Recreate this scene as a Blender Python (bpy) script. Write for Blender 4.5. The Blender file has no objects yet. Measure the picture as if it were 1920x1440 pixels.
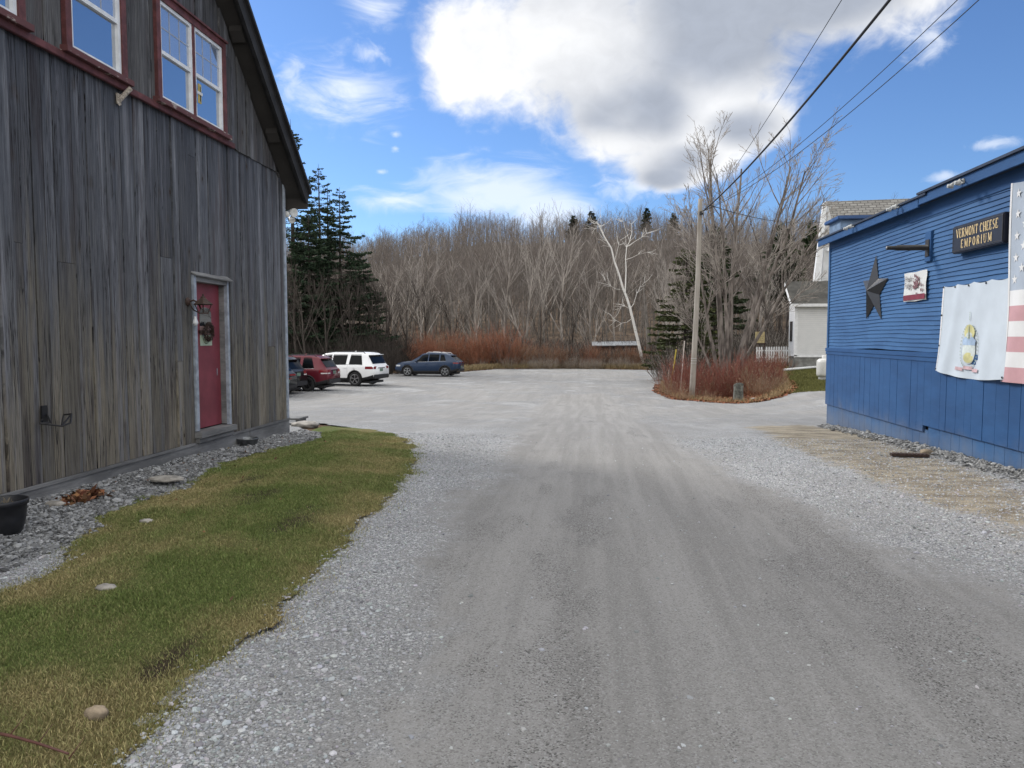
import bpy, bmesh, math, random
import numpy as np
from mathutils import Vector, Matrix

# ------------------------------------------------------------------ camera, sky, sun, exposure
SC = bpy.context.scene
F = 1400.0; YAW = math.radians(6.12); PIT = math.radians(3.6); EYE = np.array([0.0, 0.0, 1.6])
cam_d = bpy.data.cameras.new('camera'); cam = bpy.data.objects.new('camera', cam_d)
SC.collection.objects.link(cam)
cam.location = EYE; cam.rotation_euler = (math.radians(90) - PIT, 0, YAW)
cam_d.sensor_width = 36; cam_d.lens = F / 1920 * 36; cam_d.clip_start = 0.05; cam_d.clip_end = 5000
SC.camera = cam
SUN_EL = math.radians(33); SUN_AZ = math.radians(-58)        # azimuth clockwise from +Y; the sun stands ahead on the left
SUN_STRENGTH = 2.0; SKY_STRENGTH = 0.085; CLOUD = 1.0; FILL_COVER = 1.25; EXPOSURE = 0.62
sd = bpy.data.lights.new('sun', 'SUN'); sd.energy = SUN_STRENGTH; sd.angle = math.radians(13); sd.color = (1, .95, .87)
sun = bpy.data.objects.new('sun', sd); SC.collection.objects.link(sun)
_d = Vector((math.sin(SUN_AZ) * math.cos(SUN_EL), math.cos(SUN_AZ) * math.cos(SUN_EL), math.sin(SUN_EL)))
sun.rotation_euler = _d.to_track_quat('Z', 'Y').to_euler(); sun.location = _d * 50
SC.view_settings.view_transform = 'Standard'; SC.view_settings.look = 'None'
SC.view_settings.gamma = 1; SC.view_settings.use_curve_mapping = False; SC.view_settings.exposure = EXPOSURE
SC.render.engine = 'CYCLES'
SC.cycles.max_bounces = 6; SC.cycles.diffuse_bounces = 3; SC.cycles.glossy_bounces = 3

def ray(px, py):
    x = (px - 960) / F; y = -(py - 720) / F
    fw = np.array([-math.sin(YAW) * math.cos(PIT), math.cos(YAW) * math.cos(PIT), -math.sin(PIT)])
    r = np.array([math.cos(YAW), math.sin(YAW), 0]); u = np.cross(r, fw)
    return fw + x * r + y * u
def ax(px, py, X): d = ray(px, py); return EYE + d * (X / d[0])
def ay(px, py, Y): d = ray(px, py); return EYE + d * (Y / d[1])
def ss(a, b, x): t = np.clip((np.asarray(x, float) - a) / (b - a), 0, 1); return t * t * (3 - 2 * t)
def g(x, y):
    x = np.asarray(x, float); y = np.asarray(y, float)
    z = -1.0 * ss(7, 32, y) - .15 * ss(34, 55, y)
    z = z + ss(5.5, 9, x) * (.5 * ss(20, 30, y) + .4 * ss(36, 42, y))
    return z
def gz(x, y): return float(g(x, y))
def ag(px, py):
    d = ray(px, py); t = 5.0
    lo, hi = 0.5, 120.0
    for _ in range(50):
        m = (lo + hi) / 2; p = EYE + d * m
        if p[2] > gz(p[0], p[1]): lo = m
        else: hi = m
    return EYE + d * hi

# ---- tiny node language
class N:
    def __init__(s, tree): s.t = tree
    def node(s, typ, **kw):
        n = s.t.nodes.new(typ)
        for k, v in kw.items():
            if k.startswith('_'): setattr(n, k[1:], v)
        for k, v in kw.items():
            if k.startswith('_'): continue
            key = int(k[1:]) if k[0] == 'i' and k[1:].isdigit() else k.replace('__', ' ')
            s.put(n.inputs[key], v)
        return n
    def put(s, sock, v):
        if isinstance(v, bpy.types.NodeSocket): s.t.links.new(v, sock)
        elif isinstance(v, bpy.types.Node): s.t.links.new(v.outputs[0], sock)
        else:
            if sock.type == 'RGBA' and len(v) == 3: v = (*v, 1)
            sock.default_value = v
    def m(s, op, a, b=0.0, c=0.0, clamp=False):
        n = s.node('ShaderNodeMath', _operation=op, _use_clamp=clamp)
        s.put(n.inputs[0], a); s.put(n.inputs[1], b); s.put(n.inputs[2], c); return n.outputs[0]
    def add(s, a, b): return s.m('ADD', a, b)
    def mul(s, a, b): return s.m('MULTIPLY', a, b)
    def sub(s, a, b): return s.m('SUBTRACT', a, b)
    def step(s, x, a, b, lo=0.0, hi=1.0):
        n = s.node('ShaderNodeMapRange', _interpolation_type='SMOOTHSTEP', _clamp=True)
        for i, v in enumerate((x, a, b, lo, hi)): s.put(n.inputs[i], v)
        return n.outputs[0]
    def mix(s, f, a, b, mode='MIX'):
        n = s.node('ShaderNodeMix', _data_type='RGBA', _blend_type=mode)
        s.put(n.inputs[0], f); s.put(n.inputs[6], a); s.put(n.inputs[7], b); return n.outputs[2]
    def noise(s, vec, scale, detail=4, rough=.55, dist=0.0):
        n = s.node('ShaderNodeTexNoise', Vector=vec, Scale=scale, Detail=detail, Roughness=rough, Distortion=dist); return n.outputs[0]
    def voro(s, vec, scale, feature='F1', out='Distance', rnd=1.0):
        n = s.node('ShaderNodeTexVoronoi', _feature=feature, Vector=vec, Scale=scale, Randomness=rnd); return n.outputs[out]
    def scale(s, vec, sc, loc=(0, 0, 0)):
        n = s.node('ShaderNodeMapping', Vector=vec, Scale=sc, Location=loc); return n.outputs[0]
    def attr(s, name, out='Color'): return s.node('ShaderNodeAttribute', _attribute_name=name).outputs[out]
    def sep(s, v): return s.node('ShaderNodeSeparateXYZ', Vector=v).outputs
    def comb(s, x, y, z): return s.node('ShaderNodeCombineXYZ', X=x, Y=y, Z=z).outputs[0]

# ---- sky: Nishita with clouds by direction
W = bpy.data.worlds.new('World'); SC.world = W; W.use_nodes = True
n = N(W.node_tree); W.node_tree.nodes.clear()
sky = n.node('ShaderNodeTexSky', _sky_type='NISHITA', _sun_disc=False)
sky.sun_elevation = SUN_EL; sky.sun_rotation = SUN_AZ; sky.altitude = 300; sky.air_density = 1.0; sky.dust_density = .25; sky.ozone_density = 3.0
gen = n.node('ShaderNodeTexCoord').outputs['Generated']
X, Y, Z = n.sep(gen)
az = n.mul(n.m('ARCTAN2', X, Y), 57.29578)
el = n.mul(n.m('ARCSINE', Z), 57.29578)
def azel(px, py):
    d = ray(px, py); d = d / np.linalg.norm(d)
    return math.degrees(math.atan2(d[0], d[1])), math.degrees(math.asin(d[2]))
ae = n.comb(az, el, 0.0)
def blobs(lst):
    out = None
    for (px, py, sx, sy) in lst:
        a, e = azel(px, py)
        da = n.m('DIVIDE', n.sub(az, a), sx); de = n.m('DIVIDE', n.sub(el, e), sy)
        f = n.sub(1.0, n.m('SQRT', n.add(n.mul(da, da), n.mul(de, de))))
        out = f if out is None else n.m('SMOOTH_MAX', out, f, .25)
    return out
big = blobs([(905, 95, 6.0, 5.4), (1080, 70, 9.5, 7.0), (1330, 60, 11.5, 8.0), (1200, 215, 8.0, 5.2), (1270, 300, 6.0, 2.4), (1560, -20, 11, 5.0), (1390, 240, 5.2, 2.8), (1250, 330, 4, 1.6)])
fb = n.sub(n.noise(n.scale(ae, (1, 1.15, 1)), .16, 6, .55, .4), .5)
fb2 = n.sub(n.noise(n.scale(ae, (1, 1.4, 1), (31, 7, 0)), .55, 5, .58, .6), .5)
soft = n.sub(n.noise(n.scale(ae, (.8, 1.3, 1), (5, 40, 0)), .13, 3, .5, .3), .5)
dens = n.step(n.add(n.add(big, n.mul(fb, 1.05)), n.mul(fb2, .30)), .06, .50)
small = blobs([(693, 100, 1.9, 1.3), (742, 252, .8, .5), (742, 279, .65, .5), (1190, 352, 4.5, 1.5), (714, 322, .6, .35), (548, 150, 1.6, 2.8), (1860, 270, 2.4, .6), (1770, 330, 1.6, .5), (1740, 75, 2.6, 2.2)])
sdens = n.mul(n.step(n.add(small, n.mul(fb2, 1.9)), .22, 1.1), .52)
cir = blobs([(930, 350, 9, 3.6), (1000, 385, 5.5, 2.6), (760, 375, 7, 1.6), (640, 170, 7, 4), (700, 20, 4, 2)])
cn = n.noise(n.scale(ae, (.6, 1.7, 1), (3, 11, 0)), .30, 7, .60, 1.2)
cir2 = blobs([(940, 365, 8, 2.6), (1020, 395, 5, 2.0)])
cdens = n.mul(n.m('MAXIMUM', n.step(n.add(n.mul(cir, .8), n.mul(n.sub(cn, .5), 1.5)), .15, 1.15), n.mul(n.step(n.add(cir2, n.sub(cn, .5)), .0, .75), .85)), .80)
lower = n.m('MAXIMUM', cdens, n.m('MINIMUM', sdens, 1.0))
# the cloud's own thickness: thin sunward edges white, thick core grey
core = n.step(n.add(big, n.mul(soft, .8)), .10, .75)
right = n.step(n.add(az, n.mul(soft, 22.0)), azel(905, 100)[0], azel(1230, 100)[0])
hole = blobs([(1090, 85, 7.0, 4.2), (1170, 285, 5.5, 1.8)])
dark = n.m('MULTIPLY', core, n.add(.10, n.mul(right, .90)), clamp=True)
dark = n.mul(dark, n.sub(1.0, n.mul(n.step(n.add(hole, n.mul(soft, .8)), -.15, .8), .62)))
ccol = n.mix(dark, (.93, .935, .945), (.40, .44, .52))
tex = n.add(.95, n.mul(n.add(fb2, n.mul(fb, .6)), .22))
bg1 = n.node('ShaderNodeBackground', Color=n.mix(1.0, sky.outputs[0], (.74, .91, 1.16), 'MULTIPLY'), Strength=SKY_STRENGTH)
bg2 = n.node('ShaderNodeBackground', Color=ccol, Strength=n.mul(tex, CLOUD * .78))
bg3 = n.node('ShaderNodeBackground', Color=(.86, .90, .96), Strength=CLOUD * .8)
m1 = n.node('ShaderNodeMixShader', i0=lower, i1=bg1, i2=bg3)
m2 = n.node('ShaderNodeMixShader', i0=dens, i1=m1, i2=bg2)
# unseen bright broken cloud overhead and behind the camera, added as neutral fill light
cn2 = n.noise(gen, 2.2, 5, .6, .4)
cov = n.mul(n.m('MAXIMUM', n.step(el, 31.0, 46.0), n.step(Y, .15, -.25)), n.step(cn2, .34, .50))
bg4 = n.node('ShaderNodeBackground', Color=(1.0, .985, .955), Strength=FILL_COVER)
m3 = n.node('ShaderNodeMixShader', i0=cov, i1=m2, i2=bg4)
n.node('ShaderNodeOutputWorld', Surface=m3)

# ------------------------------------------------------------------ helpers
RNG = np.random.default_rng(7); random.seed(7)
C = SC.collection
def material(name, fn):
    m = bpy.data.materials.new(name); m.use_nodes = True
    k = N(m.node_tree); m.node_tree.nodes.clear()
    b = k.node('ShaderNodeBsdfPrincipled'); o = k.node('ShaderNodeOutputMaterial', Surface=b.outputs[0])
    k.b = b; k.out = o; k.obj = None
    k.P = k.node('ShaderNodeTexCoord').outputs['Object']; k.pos = k.node('ShaderNodeNewGeometry').outputs['Position']
    fn(k); return m
def setb(k, color=None, rough=None, bump=None, bstr=.3, bdist=.01, metal=None, spec=None, coat=None):
    if color is not None: k.put(k.b.inputs['Base Color'], color)
    if rough is not None: k.put(k.b.inputs['Roughness'], rough)
    if metal is not None: k.put(k.b.inputs['Metallic'], metal)
    if spec is not None: k.put(k.b.inputs['Specular IOR Level'], spec)
    if coat is not None: k.put(k.b.inputs['Coat Weight'], coat); k.put(k.b.inputs['Coat Roughness'], .04)
    if bump is not None:
        bn = k.node('ShaderNodeBump', Strength=bstr, Distance=bdist, Height=bump); k.put(k.b.inputs['Normal'], bn.outputs[0])
def plain(name, c, rough=.6, var=.25, sc=6.0, metal=0.0, spec=.4, coat=0.0, bump=.15, c2=None):
    c2 = c2 or tuple(x * (1 - var) for x in c); c1 = tuple(min(1, x * (1 + var * .5)) for x in c)
    def fn(k):
        a = k.noise(k.pos, sc, 6, .62)
        setb(k, k.mix(k.step(a, .35, .68), c2, c1), rough, k.noise(k.pos, sc * 9, 4), bump, .004, metal, spec, coat)
    return material(name, fn)
def finish(o, label=None, cat=None, group=None, kind=None):
    if label: o['label'] = label
    if cat: o['category'] = cat
    if group: o['group'] = group
    if kind: o['kind'] = kind
    return o
def thing(name, label, cat, loc=(0, 0, 0), rz=0.0, group=None):
    o = bpy.data.objects.new(name, None); C.objects.link(o); o.location = [float(v) for v in loc]; o.rotation_euler = (0, 0, rz)
    o.empty_display_size = .2
    return finish(o, label, cat, group)
def copy_tree(o, parent=None):
    c = o.copy(); C.objects.link(c)
    if parent is not None: c.parent = parent
    for ch in o.children: copy_tree(ch, c)
    return c
class MB:
    """collects shapes for ONE mesh object"""
    def __init__(s): s.v = []; s.f = []; s.mi = []; s.sm = []; s.cur = 0; s.smooth = False
    def face(s, pts):
        b = len(s.v); s.v += [tuple(map(float, p)) for p in pts]; s.f.append(list(range(b, b + len(pts)))); s.mi.append(s.cur); s.sm.append(s.smooth)
    def raw(s, verts, faces):
        b = len(s.v); s.v += [tuple(map(float, p)) for p in verts]
        for f in faces: s.f.append([b + i for i in f]); s.mi.append(s.cur); s.sm.append(s.smooth)
        return s
    def box(s, a, b, bev=0.0):
        (x0, y0, z0), (x1, y1, z1) = a, b
        x0, x1 = min(x0, x1), max(x0, x1); y0, y1 = min(y0, y1), max(y0, y1); z0, z1 = min(z0, z1), max(z0, z1)
        if bev <= 0:
            return s.raw([(x0,y0,z0),(x1,y0,z0),(x1,y1,z0),(x0,y1,z0),(x0,y0,z1),(x1,y0,z1),(x1,y1,z1),(x0,y1,z1)],
                  [(3,2,1,0),(4,5,6,7),(0,1,5,4),(1,2,6,5),(2,3,7,6),(3,0,4,7)])
        bm = bmesh.new(); bmesh.ops.create_cube(bm, size=1)
        for v in bm.verts: v.co = ((x0+x1)/2 + v.co.x*(x1-x0), (y0+y1)/2 + v.co.y*(y1-y0), (z0+z1)/2 + v.co.z*(z1-z0))
        bmesh.ops.bevel(bm, geom=bm.edges[:], offset=bev, segments=2, affect='EDGES')
        return s.bm(bm)
    def bm(s, bm):
        bm.verts.index_update(); s.raw([v.co[:] for v in bm.verts], [[v.index for v in f.verts] for f in bm.faces]); bm.free(); return s
    def tube(s, pts, rad, sides=8, cap=True):
        V, Fq, T = tube_np(np.asarray(pts, float), np.broadcast_to(np.asarray(rad, float), (len(pts),)), sides, cap)
        s.raw(V, [list(q) for q in Fq] + [list(t) for t in T]); return s
    def lathe(s, prof, center=(0, 0, 0), axis='z', seg=24):
        pts = []; nP = len(prof)
        for i in range(seg):
            a = 2 * math.pi * i / seg; ca, sa = math.cos(a), math.sin(a)
            for (r, h) in prof:
                p = {'z': (r*ca, r*sa, h), 'y': (r*sa, h, r*ca), 'x': (h, r*ca, r*sa)}[axis]
                pts.append((p[0]+center[0], p[1]+center[1], p[2]+center[2]))
        fs = []
        for i in range(seg):
            j = (i + 1) % seg
            for k in range(nP - 1): fs.append((i*nP+k, j*nP+k, j*nP+k+1, i*nP+k+1))
        return s.raw(pts, fs)
    def ico(s, c, r, sub=2, jit=0.0, sq=(1, 1, 1), seed=0):
        bm = bmesh.new(); bmesh.ops.create_icosphere(bm, subdivisions=sub, radius=1); rr = random.Random(seed)
        for v in bm.verts:
            q = 1 + jit * (rr.random() - .5) * 2
            v.co = Vector((c[0] + v.co.x*r*sq[0]*q, c[1] + v.co.y*r*sq[1]*q, c[2] + v.co.z*r*sq[2]*q))
        return s.bm(bm)
    def build(s, name, mat, parent=None, world=True, attr=None):
        me = bpy.data.meshes.new(name); v = np.array(s.v, float).reshape(-1, 3)
        if parent is not None and world: v = v - np.array(origin(parent))
        me.from_pydata(v.tolist(), [], s.f)
        for m in (mat if isinstance(mat, (list, tuple)) else [mat]): me.materials.append(m)
        me.polygons.foreach_set('material_index', s.mi); me.polygons.foreach_set('use_smooth', s.sm)
        bm = bmesh.new(); bm.from_mesh(me); bmesh.ops.remove_doubles(bm, verts=bm.verts, dist=1e-6) if s.smooth else None
        bmesh.ops.recalc_face_normals(bm, faces=bm.faces); bm.to_mesh(me); bm.free()
        if attr is not None:
            a = me.attributes.new('rnd', 'FLOAT', 'FACE'); a.data.foreach_set('value', np.asarray(attr, float))
        me.update(); o = bpy.data.objects.new(name, me); C.objects.link(o)
        if parent is not None: o.parent = parent
        return o
def origin(o):
    p = np.zeros(3)
    while o is not None: p = p + np.array(o.location); o = o.parent
    return p
def tube_np(P, R, sides, cap=False):
    nP = len(P); T = np.gradient(P, axis=0); T /= np.linalg.norm(T, axis=1)[:, None] + 1e-9
    d = P[-1] - P[0]; up = np.array([0, 0, 1.]) if abs(d[2]) < .8 * np.linalg.norm(d) + 1e-9 else np.array([1., 0, 0])
    A = np.cross(T, up); A /= np.linalg.norm(A, axis=1)[:, None] + 1e-9; B = np.cross(T, A)
    an = np.arange(sides) * 2 * math.pi / sides
    V = (P[:, None] + R[:, None, None] * (np.cos(an)[None, :, None] * A[:, None] + np.sin(an)[None, :, None] * B[:, None])).reshape(-1, 3)
    i = np.arange(nP - 1)[:, None] * sides; k = np.arange(sides)[None]; k2 = (k + 1) % sides
    Q = np.stack([i + k, i + k2, i + sides + k2, i + sides + k], -1).reshape(-1, 4)
    Tt = []
    if cap:
        Tt = [list(range(sides))[::-1], [(nP-1)*sides + q for q in range(sides)]]
    return V, Q, Tt
def np_mesh(name, V, Fc, mat, smooth=False, parent=None, col=None):
    """V (n,3); Fc list of int arrays (m,k)"""
    me = bpy.data.meshes.new(name); V = np.ascontiguousarray(V, np.float32)
    me.vertices.add(len(V)); me.vertices.foreach_set('co', V.ravel())
    idx = np.concatenate([f.ravel() for f in Fc]).astype(np.int32)
    tot = np.concatenate([np.full(len(f), f.shape[1], np.int32) for f in Fc])
    me.loops.add(len(idx)); me.loops.foreach_set('vertex_index', idx)
    me.polygons.add(len(tot)); st = np.concatenate([[0], np.cumsum(tot)[:-1]]).astype(np.int32)
    me.polygons.foreach_set('loop_start', st)
    me.polygons.foreach_set('use_smooth', np.full(len(tot), smooth))
    for m in (mat if isinstance(mat, (list, tuple)) else [mat]): me.materials.append(m)
    if col is not None:
        a = me.attributes.new('col', 'FLOAT_COLOR', 'POINT')
        c = np.ones((len(V), 4), np.float32); c[:, :col.shape[1]] = col; a.data.foreach_set('color', c.ravel())
    me.update(calc_edges=True); me.validate()
    o = bpy.data.objects.new(name, me); C.objects.link(o)
    if parent is not None: o.parent = parent
    return o
def sticks(polys, sides=3):
    Vs, Qs, b = [], [], 0
    for P, R in polys:
        V, Q, _ = tube_np(np.asarray(P, float), np.asarray(R, float), sides)
        Vs.append(V); Qs.append(Q + b); b += len(V)
    return np.concatenate(Vs), np.concatenate(Qs)
def fbm2(x, y, seed=0, oct=4, base=.5):
    r = np.random.default_rng(seed); out = np.zeros_like(np.asarray(x, float)); a = 1.0; f = base
    for _ in range(oct):
        for _k in range(3):
            th = r.uniform(0, 6.28); ph = r.uniform(0, 6.28)
            out = out + a * np.sin((np.cos(th) * x + np.sin(th) * y) * f * 6.28 * r.uniform(.7, 1.4) + ph) / 3
        a *= .55; f *= 2.1
    return out
def poly_sd(P, x, y):
    """signed distance to polygon, positive inside"""
    P = np.asarray(P)[:, :2]; d = np.full(x.shape, 1e9); ins = np.zeros(x.shape, bool)
    for i in range(len(P)):
        a = P[i]; b = P[(i + 1) % len(P)]; e = b - a
        t = np.clip(((x - a[0]) * e[0] + (y - a[1]) * e[1]) / (e @ e + 1e-12), 0, 1)
        d = np.minimum(d, np.hypot(x - a[0] - t * e[0], y - a[1] - t * e[1]))
        c = ((a[1] > y) != (b[1] > y)) & (x < (b[0] - a[0]) * (y - a[1]) / (b[1] - a[1] + 1e-12) + a[0]); ins ^= c
    return np.where(ins, d, -d)
# ------------------------------------------------------------------ ground, lot, lawn
def m_ground(k):
    a = k.attr('col'); s = k.sep(a)
    nz = k.noise(k.pos, 1.3, 7, .65); fine = k.noise(k.pos, 22, 5, .7)
    br = k.mix(k.step(fine, .35, .65), (.045, .030, .020), (.15, .095, .055))
    gr = k.mix(k.step(k.add(nz, k.mul(k.sub(fine, .5), .8)), .38, .6), (.13, .105, .045), (.075, .085, .025))
    setb(k, k.mix(s[0], br, gr), .95, fine, .8, .05, spec=.1)
M_GROUND = material('brown ground', m_ground)
def m_lot(k):
    a = k.attr('col'); s = k.sep(a)
    wob = k.noise(k.pos, 2.2, 6, .65); wob2 = k.noise(k.pos, 9, 5, .65)
    wv = k.add(k.mul(k.sub(wob, .5), 1.1), k.mul(k.sub(wob2, .5), .7))
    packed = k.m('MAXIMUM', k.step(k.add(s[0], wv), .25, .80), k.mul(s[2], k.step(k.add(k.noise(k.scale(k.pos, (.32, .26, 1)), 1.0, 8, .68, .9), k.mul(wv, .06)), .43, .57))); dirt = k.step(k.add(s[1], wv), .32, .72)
    # loose crushed stone
    cells = k.node('ShaderNodeTexVoronoi', _feature='F1', Vector=k.pos, Scale=78.0)
    cells2 = k.node('ShaderNodeTexVoronoi', _feature='F1', Vector=k.scale(k.pos, (1, 1, 1), (3, 5, 1)), Scale=165.0)
    cv = k.sep(cells.outputs['Color'])[0]; cv2 = k.sep(cells2.outputs['Color'])[1]
    stone = k.mix(k.step(cv, .0, 1.0), (.235, .24, .247), (.50, .508, .52))
    stone = k.mix(k.step(cells.outputs['Distance'], .42, .75), stone, (.10, .103, .11))
    stone = k.mix(.42, stone, k.mix(cv2, (.20, .205, .212), (.52, .528, .54)))
    stone = k.mix(k.step(cv, .86, .92), stone, (.62, .63, .64)); stone = k.mix(k.step(cv2, .12, .05), stone, (.06, .062, .068))
    big = k.noise(k.scale(k.pos, (1, .55, 1)), .85, 6, .62)
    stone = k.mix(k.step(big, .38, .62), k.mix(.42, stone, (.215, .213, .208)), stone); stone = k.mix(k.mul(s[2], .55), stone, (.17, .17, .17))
    # packed wheel track fines
    fine = k.noise(k.pos, 210, 4, .75); grit = k.voro(k.pos, 135, out='Color'); gv = k.sep(grit)[0]
    streak = k.noise(k.scale(k.pos, (2.6, .10, 1)), 1.0, 7, .64, .35)
    st2 = k.noise(k.scale(k.pos, (6.5, .28, 1), (3, 1, 0)), 1.0, 5, .6, .3)
    pk = k.mix(k.step(k.add(k.mul(streak, .7), k.mul(st2, .3)), .40, .60), (.225, .221, .215), (.295, .290, .283))
    px3 = k.sep(k.pos); wx = k.add(px3[0], k.mul(k.sub(k.noise(k.scale(k.pos, (.01, .35, 1)), 1.0, 3), .5), .5))
    def band(c, w): d = k.m('DIVIDE', k.sub(wx, c), w); return k.m('EXPONENT', k.mul(k.mul(d, d), -1.0))
    bands = k.mul(k.add(k.add(band(-.08, .20), k.mul(band(1.80, .42), 1.1)), k.mul(band(-1.0, .16), .5)), k.step(px3[1], 11.0, 5.0))
    loose = k.step(k.add(k.mul(bands, .13), k.add(k.mul(streak, .6), k.mul(k.noise(k.scale(k.pos, (2, .7, 1)), 1.5, 5), .5))), .585, .68)
    loose_ = k.step(k.add(k.mul(streak, .6), k.mul(k.noise(k.scale(k.pos, (2, .7, 1)), 1.5, 5), .5)), .585, .66)
    pk = k.mix(k.mul(k.step(gv, .74, .95), k.add(.40, k.mul(loose, .5))), pk, (.40, .40, .40))
    pk = k.mix(k.mul(k.step(gv, .28, .05), k.add(.42, k.mul(loose, .55))), pk, (.075, .072, .07))
    pk = k.mix(k.mul(k.step(fine, .35, .7), .38), pk, (.12, .115, .11)); pk = k.mix(k.mul(loose, .16), pk, (.10, .097, .094))
    dt = k.mix(k.step(k.noise(k.scale(k.pos, (1.2, 2.8, 1)), 1.7, 7, .7), .36, .64), (.155, .128, .090), (.36, .315, .235))
    dt = k.mix(k.mul(k.step(gv, .62, .9), .45), dt, (.36, .355, .345)); dt = k.mix(k.mul(k.step(gv, .28, .1), .5), dt, (.09, .078, .06))
    blot = k.step(k.noise(k.scale(k.pos, (.55, .35, 1), (8, 3, 0)), 1.0, 7, .66, .6), .50, .62); stone = k.mix(k.mul(k.mul(s[2], blot), .4), stone, (.44, .445, .45)); col = k.mix(packed, stone, pk); col = k.mix(dirt, col, dt)
    h = k.add(k.mul(k.sub(1.0, cells.outputs['Distance']), k.sub(1.0, k.mul(packed, .82))), k.mul(gv, k.add(.12, k.mul(loose, .35))))
    setb(k, col, .92, k.add(h, k.mul(fine, .15)), .75, .014, spec=.18)
M_LOT = material('crushed stone and packed gravel', m_lot)
def m_lawn(k):
    s = k.sep(k.attr('col')); nz = k.noise(k.pos, 2.0, 7, .66); fine = k.noise(k.pos, 60, 5, .75)
    c = k.mix(s[0], k.mix(k.step(fine, .3, .7), (.068, .09, .028), (.145, .178, .06)), k.mix(k.step(fine, .3, .7), (.13, .10, .045), (.29, .23, .115)))
    c = k.mix(s[1], c, k.mix(fine, (.03, .022, .016), (.09, .07, .05)))
    setb(k, c, .95, fine, .9, .03, spec=.1)
M_LAWN = material('lawn turf', m_lawn)
def grid_mesh(name, xs, ys, zf, keep, mat, colf):
    Xg, Yg = np.meshgrid(xs, ys); Zg = zf(Xg, Yg); nx, ny = len(xs), len(ys)
    V = np.stack([Xg, Yg, Zg], -1).reshape(-1, 3)
    i = np.arange(ny - 1)[:, None] * nx + np.arange(nx - 1)[None]
    Q = np.stack([i, i + 1, i + nx + 1, i + nx], -1).reshape(-1, 4)
    if keep is not None:
        cx = V[Q].mean(1); Q = Q[keep(cx[:, 0], cx[:, 1])]
        used = np.unique(Q); mp = np.full(len(V), -1); mp[used] = np.arange(len(used)); V = V[used]; Q = mp[Q]
    return np_mesh(name, V, [Q], mat, True, None, colf(V[:, 0], V[:, 1]))
def pxpoly(lst): return np.array([ag(a, b)[:2] for a, b in lst])
LAWN = np.vstack([pxpoly([(235, 1440), (300, 1375), (345, 1330), (380, 1265), (430, 1215), (500, 1170), (560, 1120), (610, 1060), (650, 1010), (700, 965), (745, 915), (772, 880), (776, 848), (755, 825), (715, 812), (660, 801), (600, 792), (560, 787), (545, 792),
   (560, 812), (592, 814), (600, 822), (575, 832), (520, 842), (450, 860), (405, 876), (345, 917), (240, 944), (185, 975), (150, 1010), (125, 1045), (60, 1090), (0, 1110)]), [(-5.0, 3.2), (-5.0, .5), (-1.6, .5)]])
PACK = np.vstack([pxpoly([(690, 1440), (760, 1290), (820, 1100), (880, 960), (960, 890), (985, 840), (1000, 770), (1040, 742), (1130, 738), (1180, 770), (1240, 825), (1330, 880), (1430, 915), (1540, 990), (1680, 1060), (1850, 1140), (1960, 1200)]), [(3.6, 1.5), (3, .5), (-.9, .5)]])
DIRT = pxpoly([(1405, 800), (1500, 796), (1560, 803), (1640, 818), (1730, 848), (1830, 882), (1960, 935), (1960, 1030), (1880, 990), (1780, 950), (1650, 905), (1540, 862), (1450, 825)])
ISLAND = pxpoly([(1240, 735), (1246, 708), (1262, 694), (1470, 700), (1478, 732), (1440, 753), (1340, 754), (1275, 749)])
FAR = [(-30., 26), (-26., 44), *[tuple(p) for p in pxpoly([(560, 700), (720, 700), (800, 699), (870, 697), (930, 692), (1080, 691), (1243, 694), (1246, 708), (1240, 735), (1275, 749), (1340, 754), (1440, 753), (1478, 738), (1560, 734)])], (12, 29), (14, 15), (8, -3), (-8, -3), (-12, 14)]
FAR = np.array(FAR)
def lawn_sd(x, y): return poly_sd(LAWN, x, y) + .07 * fbm2(x, y, 21, 4, .9) + .035 * fbm2(x, y, 27, 3, 3.3)
xs = np.concatenate([np.arange(-32, -6.5, .4), np.arange(-6.5, 7, .07), np.arange(7, 15, .3)])
ys = np.concatenate([np.arange(-3, 1.5, .3), np.arange(1.5, 20, .07), np.arange(20, 72, .22)])
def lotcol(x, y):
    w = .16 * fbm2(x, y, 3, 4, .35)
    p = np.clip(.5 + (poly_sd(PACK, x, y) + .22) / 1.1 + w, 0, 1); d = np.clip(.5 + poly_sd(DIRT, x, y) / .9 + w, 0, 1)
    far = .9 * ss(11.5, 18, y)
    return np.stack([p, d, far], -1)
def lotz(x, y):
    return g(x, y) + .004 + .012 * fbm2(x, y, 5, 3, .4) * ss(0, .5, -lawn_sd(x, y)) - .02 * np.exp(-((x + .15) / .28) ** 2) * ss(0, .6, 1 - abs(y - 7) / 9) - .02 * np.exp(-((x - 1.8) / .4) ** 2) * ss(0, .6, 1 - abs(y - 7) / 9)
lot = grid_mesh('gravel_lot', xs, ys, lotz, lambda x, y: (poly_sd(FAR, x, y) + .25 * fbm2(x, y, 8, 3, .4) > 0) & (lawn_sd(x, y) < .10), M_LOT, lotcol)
finish(lot, kind='structure')
def groundcol(x, y):
    e = ss(6.8, 8.0, x) * ss(24, 27, y) * (1 - ss(44, 60, y)); return np.stack([e, e * 0, e * 0], -1)
ground = grid_mesh('ground', np.concatenate([np.arange(-400, -40, 20.), np.arange(-40, 30, .8), np.arange(30, 420, 20.)]), np.concatenate([np.arange(-60, 0, 10.), np.arange(0, 75, .7), np.arange(75, 500, 20.)]),
    lambda x, y: g(x, y) - .035, None, M_GROUND, groundcol); finish(ground, kind='structure')
def lawnz(x, y): return g(x, y) + .016 + .050 * ss(0, 1.0, lawn_sd(x, y)) + .018 * fbm2(x, y, 23, 3, .5)
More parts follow.
